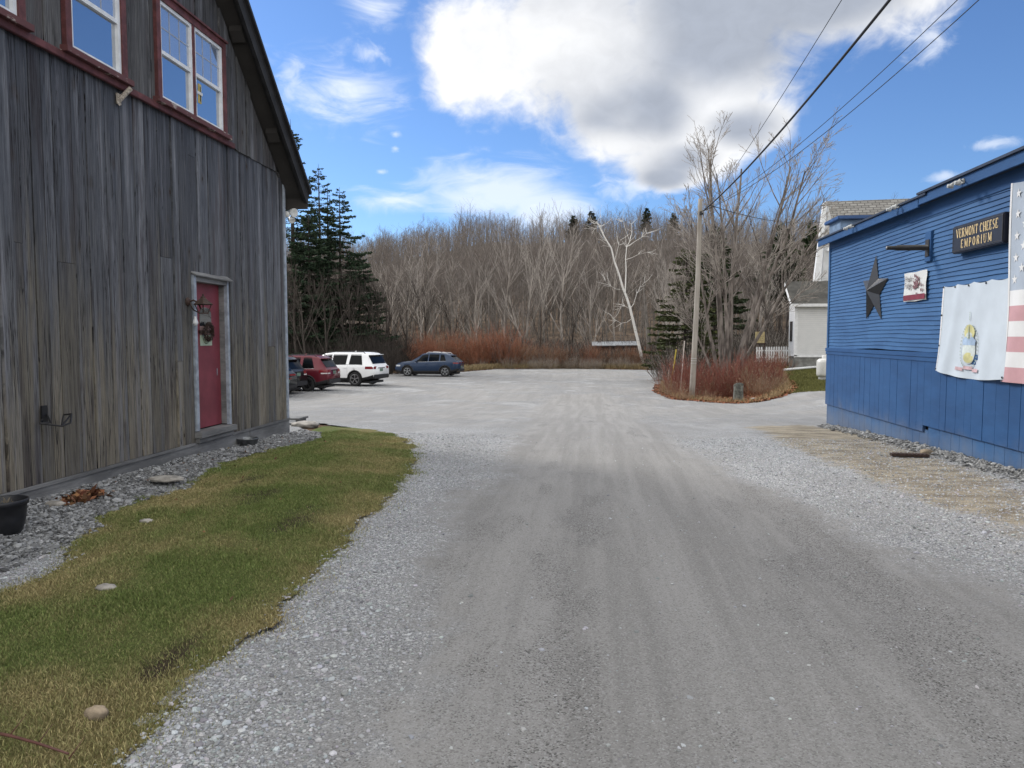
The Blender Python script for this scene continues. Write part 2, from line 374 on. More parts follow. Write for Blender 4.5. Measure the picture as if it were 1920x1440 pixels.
PATCH = [tuple(ag(a, b)[:2]) + (r,) for a, b, r in ((555, 985, .22), (535, 1000, .12), (478, 940, .26), (440, 935, .15), (330, 1235, .12), (300, 1260, .10), (470, 905, .2), (585, 960, .12))]
def lawncol(x, y):
    sd = lawn_sd(x, y); f = fbm2(x, y, 31, 4, .45)
    straw = np.clip(.17 + .52 * f + .34 * (1 - ss(.0, .75, sd)) * (x > -4.3) + .35 * ss(-4, -1.5, x - 0) * (1 - ss(5, 9, y)) * .5, 0, 1)
    bare = np.zeros_like(straw)
    for a, b, r in PATCH: bare = np.maximum(bare, 1 - ss(.1, 1.3, np.hypot(x - a, (y - b) * .55) / r + .35 * fbm2(x, y, 41, 3, 2.5)))
    return np.stack([straw, bare, bare * 0], -1)
lawn = grid_mesh('lawn', np.arange(-5.2, .4, .032), np.arange(.5, 14, .032), lawnz, lambda x, y: lawn_sd(x, y) > 0, M_LAWN, lawncol); finish(lawn, kind='structure')
# grass blades
nb = 720000
gx = RNG.uniform(-5.2, .4, nb * 2); gy = .9 + 12.2 * RNG.uniform(0, 1, nb * 2) ** 1.25
s_ = lawn_sd(gx, gy); lc = lawncol(gx, gy); kp = (s_ > .05 + .07 * np.log(RNG.uniform(0, 1, len(gx)) + 1e-6) * .8) & (RNG.uniform(0, 1, len(gx)) > lc[:, 1] * .62)
gx, gy, lc = gx[kp][:nb], gy[kp][:nb], lc[kp][:nb]; nb = len(gx)
hgt = RNG.uniform(.008, .026, nb) * (1 + .35 * fbm2(gx, gy, 51, 3, 1.2)); th = RNG.uniform(0, 6.283, nb); wd = RNG.uniform(.0008, .0016, nb) * (1 + gy * .16)
ln = RNG.uniform(.1, 1.0, nb); ld = RNG.uniform(0, 6.283, nb); gzv = np.where(lawn_sd(gx, gy) > 0, lawnz(gx, gy), g(gx, gy) + .004) - .004
base = np.stack([gx, gy, gzv], -1); sd_ = np.stack([np.cos(th), np.sin(th), 0 * th], -1) * wd[:, None]; lean = np.stack([np.cos(ld), np.sin(ld), 0 * ld], -1) * (ln * hgt)[:, None]
mid = base + lean * .4 + np.array([0, 0, 1]) * (hgt * .65)[:, None]; tip = base + lean * 1.1 + np.array([0, 0, 1]) * hgt[:, None]
V = np.stack([base - sd_, base + sd_, mid + sd_ * .8, mid - sd_ * .8, tip], 1).reshape(-1, 3); i = np.arange(nb)[:, None] * 5
pick = np.clip(lc[:, 0] + RNG.normal(0, .22, nb), 0, 1)[:, None]
gcol = (1 - pick) * np.array([[.145, .192, .056]]) + pick * np.array([[.37, .31, .155]]); gcol = gcol * RNG.uniform(.6, 1.35, (nb, 1))
M_BLADE = material('grass blade', lambda k: setb(k, k.attr('col'), .75, spec=.2))
grass = np_mesh('grass', V, [np.concatenate([i + 0, i + 1, i + 2, i + 3], 1), np.concatenate([i + 3, i + 2, i + 4], 1)], M_BLADE, False, None, np.repeat(gcol, 5, 0)); finish(grass, kind='stuff')
# loose stones: real pebbles on the near gravel and along the two buildings
def pebbles(name, x, y, z, size, cols, mat):
    nP = len(x); ph = (1 + 5 ** .5) / 2
    bm = bmesh.new(); bmesh.ops.create_icosphere(bm, subdivisions=1, radius=1); bm.verts.index_update()
    bv = np.array([v.co[:] for v in bm.verts]); bf = np.array([[v.index for v in f.verts] for f in bm.faces]); bm.free()
    r = RNG; sq = np.stack([r.uniform(.7, 1.4, nP), r.uniform(.7, 1.4, nP), r.uniform(.4, .85, nP)], -1)
    V = bv[None] * sq[:, None] * size[:, None, None] * r.uniform(.72, 1.2, (nP, len(bv), 1)); a = r.uniform(0, 6.28, nP); t = r.uniform(-.5, .5, nP)
    ca, sa, ct, st = np.cos(a), np.sin(a), np.cos(t), np.sin(t)
    x1 = V[..., 0] * ct[:, None] - V[..., 2] * st[:, None]; z1 = V[..., 0] * st[:, None] + V[..., 2] * ct[:, None]
    V = np.stack([x1 * ca[:, None] - V[..., 1] * sa[:, None] + x[:, None], x1 * sa[:, None] + V[..., 1] * ca[:, None] + y[:, None], z1 + z[:, None]], -1)
    Fc = (bf[None] + (np.arange(nP) * len(bv))[:, None, None]).reshape(-1, 3)
    return np_mesh(name, V.reshape(-1, 3), [Fc], mat, False, None, np.repeat(cols, len(bv), 0))
M_PEB = material('loose stone', lambda k: setb(k, k.mix(k.noise(k.pos, 140, 3), k.mix(.35, k.attr('col'), (.05, .05, .05)), k.attr('col')), .9, spec=.2))
nP = 190000; px_ = RNG.uniform(-4.6, 6, nP); py_ = 2.3 + 11 * RNG.uniform(0, 1, nP) ** 2.0
lcol = lotcol(px_, py_); pr = np.clip(1.0 - 1.6 * lcol[:, 0] - .4 * lcol[:, 1], .012, 1) * (lawn_sd(px_, py_) < .02 + .12 * RNG.uniform(0, 1, nP) ** 4)
kp = RNG.uniform(0, 1, nP) < pr; px_, py_ = px_[kp], py_[kp]; nP = len(px_)
tone = RNG.beta(2.0, 2.0, nP)[:, None] * .50 + .15; pc = tone * np.array([[.97, 1.0, 1.04]]) * RNG.uniform(.95, 1.05, (nP, 3))
szs = RNG.lognormal(math.log(.0062), .40, nP).clip(.0035, .018)
finish(pebbles('gravel', px_, py_, np.maximum(lotz(px_, py_), np.where(lawn_sd(px_, py_) > 0, lawnz(px_, py_), -9)) + szs * .12, szs, pc, M_PEB), kind='stuff')
# dark stone strip at the barn foot
nP = 46000; sx = RNG.uniform(-5.22, -3.4, nP); sy = 2 + 11.2 * RNG.uniform(0, 1, nP) ** 1.1
kp = (lawn_sd(sx, sy) < .05) & (sx < -5.22 + 1.25 * (1 - .45 * ss(6, 12, sy))) ; sx, sy = sx[kp], sy[kp]; nP = len(sx)
szs = RNG.lognormal(math.log(.011), .42, nP).clip(.005, .038); tone = RNG.beta(1.6, 2.6, nP)[:, None] * .42 + .08
hump = lambda x, y: .05 * np.clip(1 - (x + 5.25) / 1.0, 0, 1) + .02 * fbm2(x, y, 61, 3, .8)
finish(pebbles('foundation_stones', sx, sy, g(sx, sy) + .01 + hump(sx, sy) + szs * .2, szs, tone * np.array([[.98, 1, 1.02]]), M_PEB), kind='stuff')
# rubble along the blue building's foot
nP = 8000; sy = RNG.uniform(5.5, 16.6, nP); sx = 5.0 - np.abs(RNG.normal(0, .15, nP)) * (1.2 - .04 * sy); szs = RNG.lognormal(math.log(.011), .5, nP).clip(.005, .05); tone = RNG.beta(1.8, 2.4, nP)[:, None] * .42 + .09
finish(pebbles('foundation_rubble', sx, sy, g(sx, sy) + .012 + .06 * np.clip(1 - (5 - sx) / .3, 0, 1) * RNG.uniform(.2, 1, nP) + szs * .2, szs, tone * np.array([[1, 1, .98]]), M_PEB), kind='stuff')
M_STONE = plain('field stone', (.34, .32, .29), .9, .4, 9, bump=.6)
M_STONE2 = plain('tan stone', (.30, .24, .17), .9, .4, 14, bump=.6)
def stone(px, py, r, label, sq=(1.2, .9, .5), mat=None, seed=1, on=lawnz):
    p = ag(px, py); z = float(on(np.array(p[0]), np.array(p[1])))
    o = MB(); o.smooth = True; o.ico((0, 0, 0), r, 3, .10, sq, seed); q = o.build('stone', mat or M_STONE); q.location = (p[0], p[1], z + r * sq[2] * .35); finish(q, label, 'stone'); return q
stone(200, 1122, .05, 'small white stone lying alone on the green part of the lawn', (1.3, .8, .45), None, 2)
stone(181, 1350, .042, 'round tan stone near the bottom corner of the lawn', (1.2, .9, .8), M_STONE2, 3)
stone(275, 988, .045, 'pale stone at the lawn edge below the leaf pile', (1.3, .8, .5), None, 4)
stone(313, 910, .15, 'large flat grey slab in the stone strip between leaf pile and basin', (1.3, .8, .22), None, 5, lambda x, y: g(x, y) + .06)
stone(572, 799, .27, 'broad flat stepping stone beyond the corner of the barn', (1.1, .9, .3), None, 6, lambda x, y: g(x, y))
stone(103, 957, .075, 'flat light stone between the planter and the leaf pile', (1.3, .8, .4), None, 7, lambda x, y: g(x, y) + .05)
stone(1738, 852, .085, 'angular stone beside the drain grate at the blue building', (1.2, .8, .7), M_STONE2, 8, lambda x, y: g(x, y))
stone(1885, 880, .11, 'pale flat stone against the blue skirting near the photo edge', (1.4, .8, .5), None, 9, lambda x, y: g(x, y))
# leaf piles
M_LEAF = material('dead leaf', lambda k: setb(k, k.attr('col'), .8, spec=.2))
def leaves(name, x, y, z, size, base, spread=.35):
    nL = len(x); a = RNG.uniform(0, 6.28, nL); t = RNG.normal(0, spread, (nL, 2))
    u = np.stack([np.cos(a), np.sin(a), t[:, 0]], -1) * size[:, None]; v = np.stack([-np.sin(a), np.cos(a), t[:, 1]], -1) * (size * .62)[:, None]; p = np.stack([x, y, z], -1)
    V = np.stack([p - u, p - v * .9 + u * .1 + [0, 0, .004], p + u, p + v], 1).reshape(-1, 3); V[:, 2] += .005
    c = np.array(base)[None] * RNG.uniform(.45, 1.6, (nL, 1)) * RNG.uniform(.85, 1.15, (nL, 3))
    return np_mesh(name, V, [np.arange(nL * 4).reshape(-1, 4)], M_LEAF, False, None, np.repeat(c, 4, 0))
c = ag(165, 943); nL = 260; lx = c[0] - .05 + RNG.normal(0, .06, nL); ly = c[1] + RNG.normal(0, .13, nL)
finish(leaves('leaf_pile', lx, ly, g(lx, ly) + .03 + RNG.uniform(0, .08, nL) * np.exp(-((lx - c[0]) ** 2 + (ly - c[1]) ** 2) / .06), RNG.uniform(.02, .05, nL), (.17, .085, .045), .6), kind='stuff')
lx = np.concatenate([RNG.uniform(-5.2, -4.4, 120), RNG.uniform(-4.6, -1, 90)]); ly = RNG.uniform(3, 12.5, 210)
k_ = (lawn_sd(lx, ly) > .1) | (lx < -4.6); lx, ly = lx[k_], ly[k_]
finish(leaves('scattered_leaves', lx, ly, np.maximum(lawnz(lx, ly), g(lx, ly) + .05) + .012, RNG.uniform(.010, .024, len(lx)), (.15, .09, .05), .4), kind='stuff')
# hill
def hillz(x, y):
    t = np.clip((y - 78) / 112, 0, 1.25); prof = 24.6 * (t ** 1.05)
    ridge = .94 + .04 * np.sin(x * .045 + 1.4) + .02 * np.sin(x * .13) - .10 * ss(5, -75, x) * 1.0 + .06 * ss(20, 80, x)
    return -1.3 + prof * ridge + 1.1 * ss(95, 150, y) * fbm2(x * .05, y * .05, 71, 3, .9) + 1.8 * np.exp(-((x + 30) / 16) ** 2) * ss(140, 190, y)
def hill_keep(x, y): return np.full(x.shape, True)
M_HILL = plain('leaf covered hillside', (.12, .085, .058), .95, .5, .6, bump=.3)
hill = grid_mesh('hill', np.arange(-190, 260, 6.), np.arange(76, 260, 5.), hillz, None, M_HILL, lambda x, y: np.zeros((len(x), 3))); finish(hill, kind='structure')
# ------------------------------------------------------------------ weathered barn
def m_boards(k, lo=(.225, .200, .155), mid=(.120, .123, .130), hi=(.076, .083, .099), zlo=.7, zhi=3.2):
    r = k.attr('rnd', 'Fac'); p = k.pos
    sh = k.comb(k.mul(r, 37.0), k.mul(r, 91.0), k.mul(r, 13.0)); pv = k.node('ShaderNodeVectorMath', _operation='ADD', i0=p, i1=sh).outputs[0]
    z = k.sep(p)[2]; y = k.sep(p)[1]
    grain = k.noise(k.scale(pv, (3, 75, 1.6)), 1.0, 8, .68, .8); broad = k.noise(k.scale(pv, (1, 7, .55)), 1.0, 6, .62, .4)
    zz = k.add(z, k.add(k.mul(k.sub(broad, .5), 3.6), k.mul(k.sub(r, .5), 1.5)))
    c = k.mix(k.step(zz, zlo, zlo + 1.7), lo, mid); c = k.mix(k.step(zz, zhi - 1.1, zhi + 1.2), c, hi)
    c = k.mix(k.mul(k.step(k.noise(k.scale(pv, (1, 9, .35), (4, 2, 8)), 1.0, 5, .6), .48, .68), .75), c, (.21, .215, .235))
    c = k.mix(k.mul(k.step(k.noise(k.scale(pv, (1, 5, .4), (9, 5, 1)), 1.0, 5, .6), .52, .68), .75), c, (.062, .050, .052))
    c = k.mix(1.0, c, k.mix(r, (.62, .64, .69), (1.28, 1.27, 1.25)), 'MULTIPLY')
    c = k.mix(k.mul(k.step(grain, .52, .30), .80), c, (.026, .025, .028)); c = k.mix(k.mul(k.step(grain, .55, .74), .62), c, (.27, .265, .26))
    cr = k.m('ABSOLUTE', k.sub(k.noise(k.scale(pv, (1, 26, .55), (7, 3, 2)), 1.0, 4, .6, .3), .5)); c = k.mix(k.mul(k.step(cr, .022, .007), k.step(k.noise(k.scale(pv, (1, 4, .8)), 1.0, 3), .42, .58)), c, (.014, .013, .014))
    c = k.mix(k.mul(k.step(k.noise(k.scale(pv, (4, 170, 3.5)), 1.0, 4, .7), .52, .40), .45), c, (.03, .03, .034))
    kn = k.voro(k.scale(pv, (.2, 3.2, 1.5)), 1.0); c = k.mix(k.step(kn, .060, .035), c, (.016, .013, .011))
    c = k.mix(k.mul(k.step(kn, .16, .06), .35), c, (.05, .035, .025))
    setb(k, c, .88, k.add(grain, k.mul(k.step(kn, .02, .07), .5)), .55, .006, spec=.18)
M_BOARD = material('weathered barn board', m_boards)
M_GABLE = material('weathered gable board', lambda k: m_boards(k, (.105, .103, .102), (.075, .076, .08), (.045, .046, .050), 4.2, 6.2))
M_BEAM = material('grey sill beam', lambda k: (lambda gr: setb(k, k.mix(k.step(k.noise(k.scale(k.pos, (3, 1.1, 5)), 1, 6, .65), .35, .66), k.mix(gr, (.075, .076, .078), (.19, .19, .19)), k.mix(gr, (.13, .132, .136), (.33, .33, .325))), .9, gr, .6, .008, spec=.15))(k.noise(k.scale(k.pos, (3, 1.5, 45)), 1.0, 7, .7, .6)))
M_RED = plain('faded barn red paint', (.112, .036, .036), .65, .40, 7, bump=.3)
def m_peel(k):
    f = k.noise(k.scale(k.pos, (8, 5, 14)), 1.0, 7, .7)
    setb(k, k.mix(k.step(f, .585, .60), k.mix(k.noise(k.pos, 6), (.070, .024, .025), (.115, .037, .036)), (.30, .25, .22)), .7, f, .3, .004)
M_PEEL = material('peeling red paint', m_peel)
M_DOOR = plain('rose red door paint', (.20, .040, .055), .5, .22, 2.2, bump=.1)
M_WHITE = plain('white sash paint', (.66, .68, .70), .5, .12, 9)
M_TRIM = plain('bluish grey trim paint', (.33, .37, .43), .6, .30, 8, bump=.3)
M_DARK = plain('dark interior', (.012, .012, .014), .9)
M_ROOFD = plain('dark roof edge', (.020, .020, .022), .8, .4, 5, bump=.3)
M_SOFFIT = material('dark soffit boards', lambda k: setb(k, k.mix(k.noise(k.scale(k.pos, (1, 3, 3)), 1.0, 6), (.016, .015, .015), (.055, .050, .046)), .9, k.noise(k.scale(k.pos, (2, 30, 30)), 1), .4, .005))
M_BLACK = plain('black iron', (.015, .015, .017), .45, .3, 12)
M_RUST = plain('rusty brown iron', (.055, .032, .024), .7, .45, 30, bump=.4)
def glass(name, tint=(.02, .03, .045), mirror=.55, spec=.5):
    m = bpy.data.materials.new(name); m.use_nodes = True; k = N(m.node_tree); m.node_tree.nodes.clear()
    P = k.node('ShaderNodeNewGeometry').outputs['Position']
    bn = k.node('ShaderNodeBump', Strength=.05, Distance=.02, Height=k.noise(P, 1.6, 2))
    d = k.node('ShaderNodeBsdfPrincipled'); k.put(d.inputs['Base Color'], tint); d.inputs['Roughness'].default_value = .05; d.inputs['Specular IOR Level'].default_value = spec
    gl = k.node('ShaderNodeBsdfGlossy', Color=(.92, .95, 1.0), Roughness=.015); k.put(gl.inputs['Normal'], bn.outputs[0])
    mx = k.node('ShaderNodeMixShader', i0=mirror, i1=d, i2=gl); k.node('ShaderNodeOutputMaterial', Surface=mx); return m
M_PANE = glass('window glass', (.025, .04, .07), .55)
M_PANE3 = glass('curtained window glass', (.20, .24, .32), .42)
M_PANE2 = glass('dark door glass', (.02, .024, .03), .16)
XB = -5.25
barn = thing('barn', 'tall weathered grey board barn with red trimmed upstairs windows beside the drive', 'barn', (XB, 6.2, 0))
rb_ = random.Random(3)
def boards(mb, rn, y0, y1, zlo, zhi, xf, holes, wmin=.13, wmax=.30, splice=.25):
    y = y0
    while y < y1 - .02:
        w = min(rb_.uniform(wmin, wmax), y1 - y); a, b = y + .003, y + w - rb_.choice([.004, .006, .008, .013]); off = rb_.choice([0, 0, .006, .013, .022]) + rb_.uniform(0, .004)
        cuts = sorted({a, b, *[q for h in holes for q in h[:2] if a < q < b]})
        r0 = rb_.random()
        for c0, c1 in zip(cuts[:-1], cuts[1:]):
            cm = (c0 + c1) / 2; segs = [(zlo(cm), None)]
            top = None
            hs = sorted([h for h in holes if h[0] - 1e-6 <= cm <= h[1] + 1e-6], key=lambda h: h[2])
            spans = []; z = 'lo'
            cur = ('lo',)
            lows = [None]
            edges = []
            zl = None
            for h in hs: edges.append((zl, h[2])); zl = h[3]
            edges.append((zl, None))
            for (s0, s1) in edges:
                A = (zlo(c0) if s0 is None else s0, zlo(c1) if s0 is None else s0); B = (zhi(c0) if s1 is None else s1, zhi(c1) if s1 is None else s1)
                if B[0] - A[0] < .02 and B[1] - A[1] < .02: continue
                pieces = [(A, B, r0)]
                if rb_.random() < splice and B[0] - A[0] > 1.5:
                    q = rb_.uniform(.25, .8); M = (A[0] + (B[0]-A[0])*q, A[1] + (B[0]-A[0])*q); pieces = [(A, (M[0]-.004, M[1]-.004), r0), (M, B, rb_.random())]
                for (p0, p1, rr) in pieces:
                    x1 = xf + off + (rb_.uniform(0, .003)); x0 = xf - .03; n0 = len(mb.f)
                    v = [(x0, c0, p0[0]), (x1, c0, p0[0]), (x1, c1, p0[1]), (x0, c1, p0[1]), (x0, c0, p1[0]), (x1, c0, p1[0]), (x1, c1, p1[1]), (x0, c1, p1[1])]
                    mb.raw(v, [(3,2,1,0),(4,5,6,7),(0,1,5,4),(1,2,6,5),(2,3,7,6),(3,0,4,7)]); rn += [rr] * (len(mb.f) - n0)
        y += w
RIDGE = 6.2; EAVE = 12.64; ZE = 4.10; SL = .975
def roofz(y): return ZE + SL * (EAVE - (y if y > RIDGE else 2 * RIDGE - y))       # top of the roof sheet
YF = 12.42; YN = 2 * RIDGE - YF
DH = (9.36, 10.31, .30, 2.42)
mb = MB(); rn = []
boards(mb, rn, YN, YF - .07, lambda y: .20, lambda y: 4.36, XB, [DH], .13, .30)
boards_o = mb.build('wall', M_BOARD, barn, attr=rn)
mb = MB(); WINS = [(8.60, 10.30, 4.43, 5.72), (7.03, 8.01, 4.43, 5.72), (5.48, 6.50, 4.43, 5.72)]
rn = []; boards(mb, rn, YN, YF - .02, lambda y: 4.33 if y > 10.5 else 4.40, lambda y: roofz(y) - .30, XB + .035, WINS, .12, .26, .1)
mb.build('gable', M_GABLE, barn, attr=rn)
mb = MB(); mb.box((XB - .05, YN, .1), (XB - .20, DH[0], 4.4)); mb.box((XB - .05, DH[1], .1), (XB - .20, YF - .03, 4.4)); mb.box((XB - .05, DH[0], DH[3]), (XB - .20, DH[1], 4.4))
mb.raw([(XB - .05, YN, 4.4), (XB - .05, YF - .03, 4.4), (XB - .05, RIDGE, roofz(RIDGE) - .3), (-17, YN, 4.4), (-17, YF - .03, 4.4), (-17, RIDGE, roofz(RIDGE) - .3)], [(0, 1, 2), (3, 5, 4), (1, 4, 5, 2), (0, 2, 5, 3)])
mb.box((-17, YN, -.6), (XB - .21, YF - .03, 4.38)); mb.build('backing_wall', M_DARK, barn)
mb = MB(); mb.box((-17, YF - .028, -.5), (XB - .06, YF, 4.2)); mb.build('end_wall', M_BOARD, barn)
mb = MB(); mb.box((XB - .06, YF - .068, .20), (XB + .028, YF + .012, 4.30), .006); mb.build('corner_trim', M_TRIM, barn)
mb = MB(); mb.box((XB - .15, YN, -.12), (XB + .035, 10.9, .195), .012); mb.box((XB - .15, 10.905, -.06), (XB + .032, YF + .01, .193), .012); mb.build('sill_beam', M_BEAM, barn)
mb = MB(); mb.box((XB + .036, YN, .170), (XB + .048, 9.30, .204)); mb.box((XB + .036, 10.34, .170), (XB + .046, YF, .204)); mb.build('drip_edge', M_BEAM, barn)
mb = MB(); mb.box((XB + .01, 10.55, -.30), (XB - .12, 11.9, -.065)); mb.build('cellar_window', M_PANE2, barn)
# roof with a deep dark rake
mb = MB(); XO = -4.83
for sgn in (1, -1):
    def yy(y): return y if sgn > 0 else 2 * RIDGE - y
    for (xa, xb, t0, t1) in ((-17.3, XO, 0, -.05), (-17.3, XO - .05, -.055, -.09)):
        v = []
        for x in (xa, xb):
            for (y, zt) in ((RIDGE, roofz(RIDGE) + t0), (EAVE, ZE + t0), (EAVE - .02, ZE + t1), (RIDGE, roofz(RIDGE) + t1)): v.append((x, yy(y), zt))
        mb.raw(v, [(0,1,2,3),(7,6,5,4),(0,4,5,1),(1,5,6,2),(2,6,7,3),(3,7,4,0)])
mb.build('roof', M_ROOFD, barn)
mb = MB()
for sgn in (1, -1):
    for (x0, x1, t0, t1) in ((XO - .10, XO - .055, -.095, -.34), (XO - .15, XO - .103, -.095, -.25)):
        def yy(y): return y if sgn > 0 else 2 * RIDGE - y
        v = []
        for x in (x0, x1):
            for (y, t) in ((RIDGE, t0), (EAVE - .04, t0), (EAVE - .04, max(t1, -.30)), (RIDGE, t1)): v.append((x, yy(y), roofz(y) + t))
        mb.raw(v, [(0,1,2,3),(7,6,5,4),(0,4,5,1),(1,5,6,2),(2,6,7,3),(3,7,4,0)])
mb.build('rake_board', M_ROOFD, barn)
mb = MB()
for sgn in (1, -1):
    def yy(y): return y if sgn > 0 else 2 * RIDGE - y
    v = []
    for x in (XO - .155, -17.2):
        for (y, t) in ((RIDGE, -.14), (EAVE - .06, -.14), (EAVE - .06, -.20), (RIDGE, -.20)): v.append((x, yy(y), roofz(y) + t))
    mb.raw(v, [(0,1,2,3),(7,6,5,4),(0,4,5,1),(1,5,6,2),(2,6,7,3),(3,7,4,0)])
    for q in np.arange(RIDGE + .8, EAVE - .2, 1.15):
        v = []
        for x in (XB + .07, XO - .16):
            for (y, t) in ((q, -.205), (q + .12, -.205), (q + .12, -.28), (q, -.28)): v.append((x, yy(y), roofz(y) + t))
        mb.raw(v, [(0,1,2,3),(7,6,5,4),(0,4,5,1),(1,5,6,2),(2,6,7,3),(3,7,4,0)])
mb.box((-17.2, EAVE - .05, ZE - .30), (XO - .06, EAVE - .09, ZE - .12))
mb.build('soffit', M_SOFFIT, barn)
# red belt and windows
mb = MB(); mb.box((XB + .036, YN, 4.325), (XB + .080, 10.545, 4.40), .006); mb.build('belt_board', M_RED, barn)
M_CURT = plain('pale curtain behind glass', (.30, .34, .42), .9, .15, 12)
def window(y0, y1, z0, z1, lights, label=None):
    w = MB(); t = .085
    w.box((XB + .04, y0, z0), (XB + .092, y0 + t, z1)); w.box((XB + .04, y1 - t, z0), (XB + .092, y1, z1)); w.box((XB + .04, y0 + t, z1 - t), (XB + .09, y1 - t, z1))
    w.box((XB + .03, y0 - .02, z1), (XB + .12, y1 + .02, z1 + .025))
    o = w.build('window', M_RED, barn)
    if label: o['label'] = label
    s = MB(); s.box((XB + .02, y0 - .05, z0 - .035), (XB + .135, y1 + .05, z0 + .03), .004); s.build('sill', M_PEEL, o)
    n = len(lights); L = (y1 - y0 - 2 * t - .05 * (n - 1)) / n
    if n == 2: s = MB(); s.box((XB + .03, y0 + t + L, z0 + .03), (XB + .086, y0 + t + L + .05, z1 - t)); s.build('mullion', M_RED, o)
    for i in range(n):
        a = y0 + t + i * (L + .05); b = a + L; zb, zt = z0 + .032, z1 - t; zm = (zb + zt) / 2 - .01; fr = .042
        s = MB()
        s.box((XB - .01, a, zb), (XB + .072, a + fr, zt)); s.box((XB - .01, b - fr, zb), (XB + .072, b, zt)); s.box((XB - .01, a + fr, zb), (XB + .071, b - fr, zb + .05)); s.box((XB - .01, a + fr, zt - fr), (XB + .071, b - fr, zt)); s.box((XB - .01, a + fr, zm - .022), (XB + .066, b - fr, zm + .022))
        s.build('sash', M_WHITE, o)
        s = MB(); s.box((XB, a + fr, zb + .05), (XB + .034, b - fr, zm - .022)); s.build('pane', M_PANE, o); s = MB(); s.box((XB, a + fr, zm + .022), (XB + .046, b - fr, zt - fr)); s.build('pane', M_PANE3, o)
        s = MB()
        for q in (1, 2): yq = a + fr + (b - a - 2 * fr) * q / 3; s.box((XB + .0465, yq - .008, zm + .022), (XB + .050, yq + .008, zt - fr))
        zq = (zm + zt) / 2; s.box((XB + .0468, a + fr, zq - .008), (XB + .0495, b - fr, zq + .008)); s.build('muntin', M_CURT, o)
    return o
window(*WINS[0], (0, 1), 'double window with red casing and two white sashes'); window(*WINS[1], (0,)); window(*WINS[2], (0,))
# door
DX = XB - .10; y0, y1, z0, z1 = DH
mb = MB(); mb.box((XB - .13, y0 + .07, z0 + .05), (XB - .08, y1 - .052, z1 - .06), .004); door = mb.build('door', M_DOOR, barn)
XL = XB - .079
def lf(px, py): p = ax(px, py, XL); return p[1], p[2]
(ya, zb_), (yb, zt_) = lf(374, 611), lf(395, 577)
mb = MB(); pts = [(ya, zb_), (yb, zb_)] + [((ya + yb) / 2 + (yb - ya) / 2 * math.cos(t), zt_ - .09 + .09 * math.sin(t)) for t in np.linspace(0, math.pi, 11)]
mb.face([(XL + .004, p[0], p[1]) for p in pts]); mb.face([(XL + .001, p[0], p[1]) for p in pts]); mb.build('door_pane', M_PANE2, door)
mb = MB(); M_CARD = plain('dusty pink card', (.30, .20, .19), .8); mb.box((XL + .001, ya, lf(385, 628)[1]), (XL + .005, yb, lf(385, 611.5)[1])); mb.build('card', M_CARD, door)
M_NOTE = plain('pale green notice', (.40, .47, .36), .8, .1, 20); mb = MB(); zc0, zc1 = lf(385, 648)[1], lf(385, 628.5)[1]
mb.box((XL + .001, ya, zc0), (XL + .006, yb, zc1)); note = mb.build('notice', M_NOTE, door)
mb = MB()
for i in range(14):
    t = math.pi + math.pi * i / 13; yc = (ya + yb) / 2 + .075 * math.cos(t); zc = (zc0 + zc1) / 2 + .03 + .075 * math.sin(t); mb.box((XL + .0062, yc - .007, zc - .005), (XL + .0075, yc + .007, zc + .005))
mb.build('leaf_ring', plain('dark green ink', (.02, .05, .025)), note)
p = lf(407, 697); mb = MB(); mb.box((XL + .001, p[0] - .008, p[1] - .05), (XL + .004, p[0] + .006, p[1] + .05)); mb.build('latch_plate', M_TRIM, door)
mb = MB(); mb.box((XB - .12, y0 + .001, z0 + .05), (XB + .045, y0 + .068, z1 - .001)); mb.box((XB - .002, y1 - .050, z0 + .04), (XB + .045, y1 - .001, z1 - .001)); mb.build('door_frame', M_TRIM, barn)
mb = MB(); mb.box((XB - .12, y1 - .051, z0 + .05), (XB - .003, y1 - .038, z1 - .06)); mb.build('door_jamb', M_BEAM, barn)
mb = MB(); mb.box((XB - .079, y0 + .07, z1 - .085), (XB + .05, y1 - .052, z1 - .015)); mb.raw([(XB + .0, y0 - .02, z1 + .03), (XB + .085, y0 - .0, z1 - .015), (XB + .10, y1 + .04, z1 - .035), (XB + .0, y1 + .05, z1 + .03), (XB + .0, y0 - .02, z1 + .05), (XB + .09, y0 - .0, z1 + .0), (XB + .105, y1 + .04, z1 - .02), (XB + .0, y1 + .05, z1 + .05)], [(0,1,2,3),(4,7,6,5),(0,4,5,1),(1,5,6,2),(2,6,7,3)]); mb.build('drip_cap', M_BEAM, barn)
mb = MB(); mb.box((XB - .12, y0 - .03, z0 - .045), (XB + .12, y1 + .02, z0 + .035), .008); mb.box((XB - .0, y0 + .0, z0 - .11), (XB + .075, y1 - .0, z0 - .046)); mb.build('threshold', M_BEAM, barn)
# wreath on a bracket, hung on the door
w = thing('wreath', 'brown twig wreath hung on the red barn door', 'wreath', (XL + .05, (ya + yb) / 2, lf(385, 622)[1]))
pol = []
for i in range(150):
    t0 = random.uniform(0, 6.28); L = random.uniform(.5, 1.3); pts = []; r = random.uniform(.075, .13)
    for q in np.linspace(0, L, 5): pts.append((random.gauss(0, .012), r * math.cos(t0 + q) + random.gauss(0, .012), r * math.sin(t0 + q) + random.gauss(0, .012)))
    pol.append((pts, [.004, .004, .004, .003, .001]))
V_, Q_ = sticks(pol); np_mesh('twigs', V_, [Q_], M_RUST, parent=w)
mb = MB(); mb.box((-.045, -.19, -.02), (-.02, .19, .02)); mb.build('bracket', M_RUST, w, world=False)
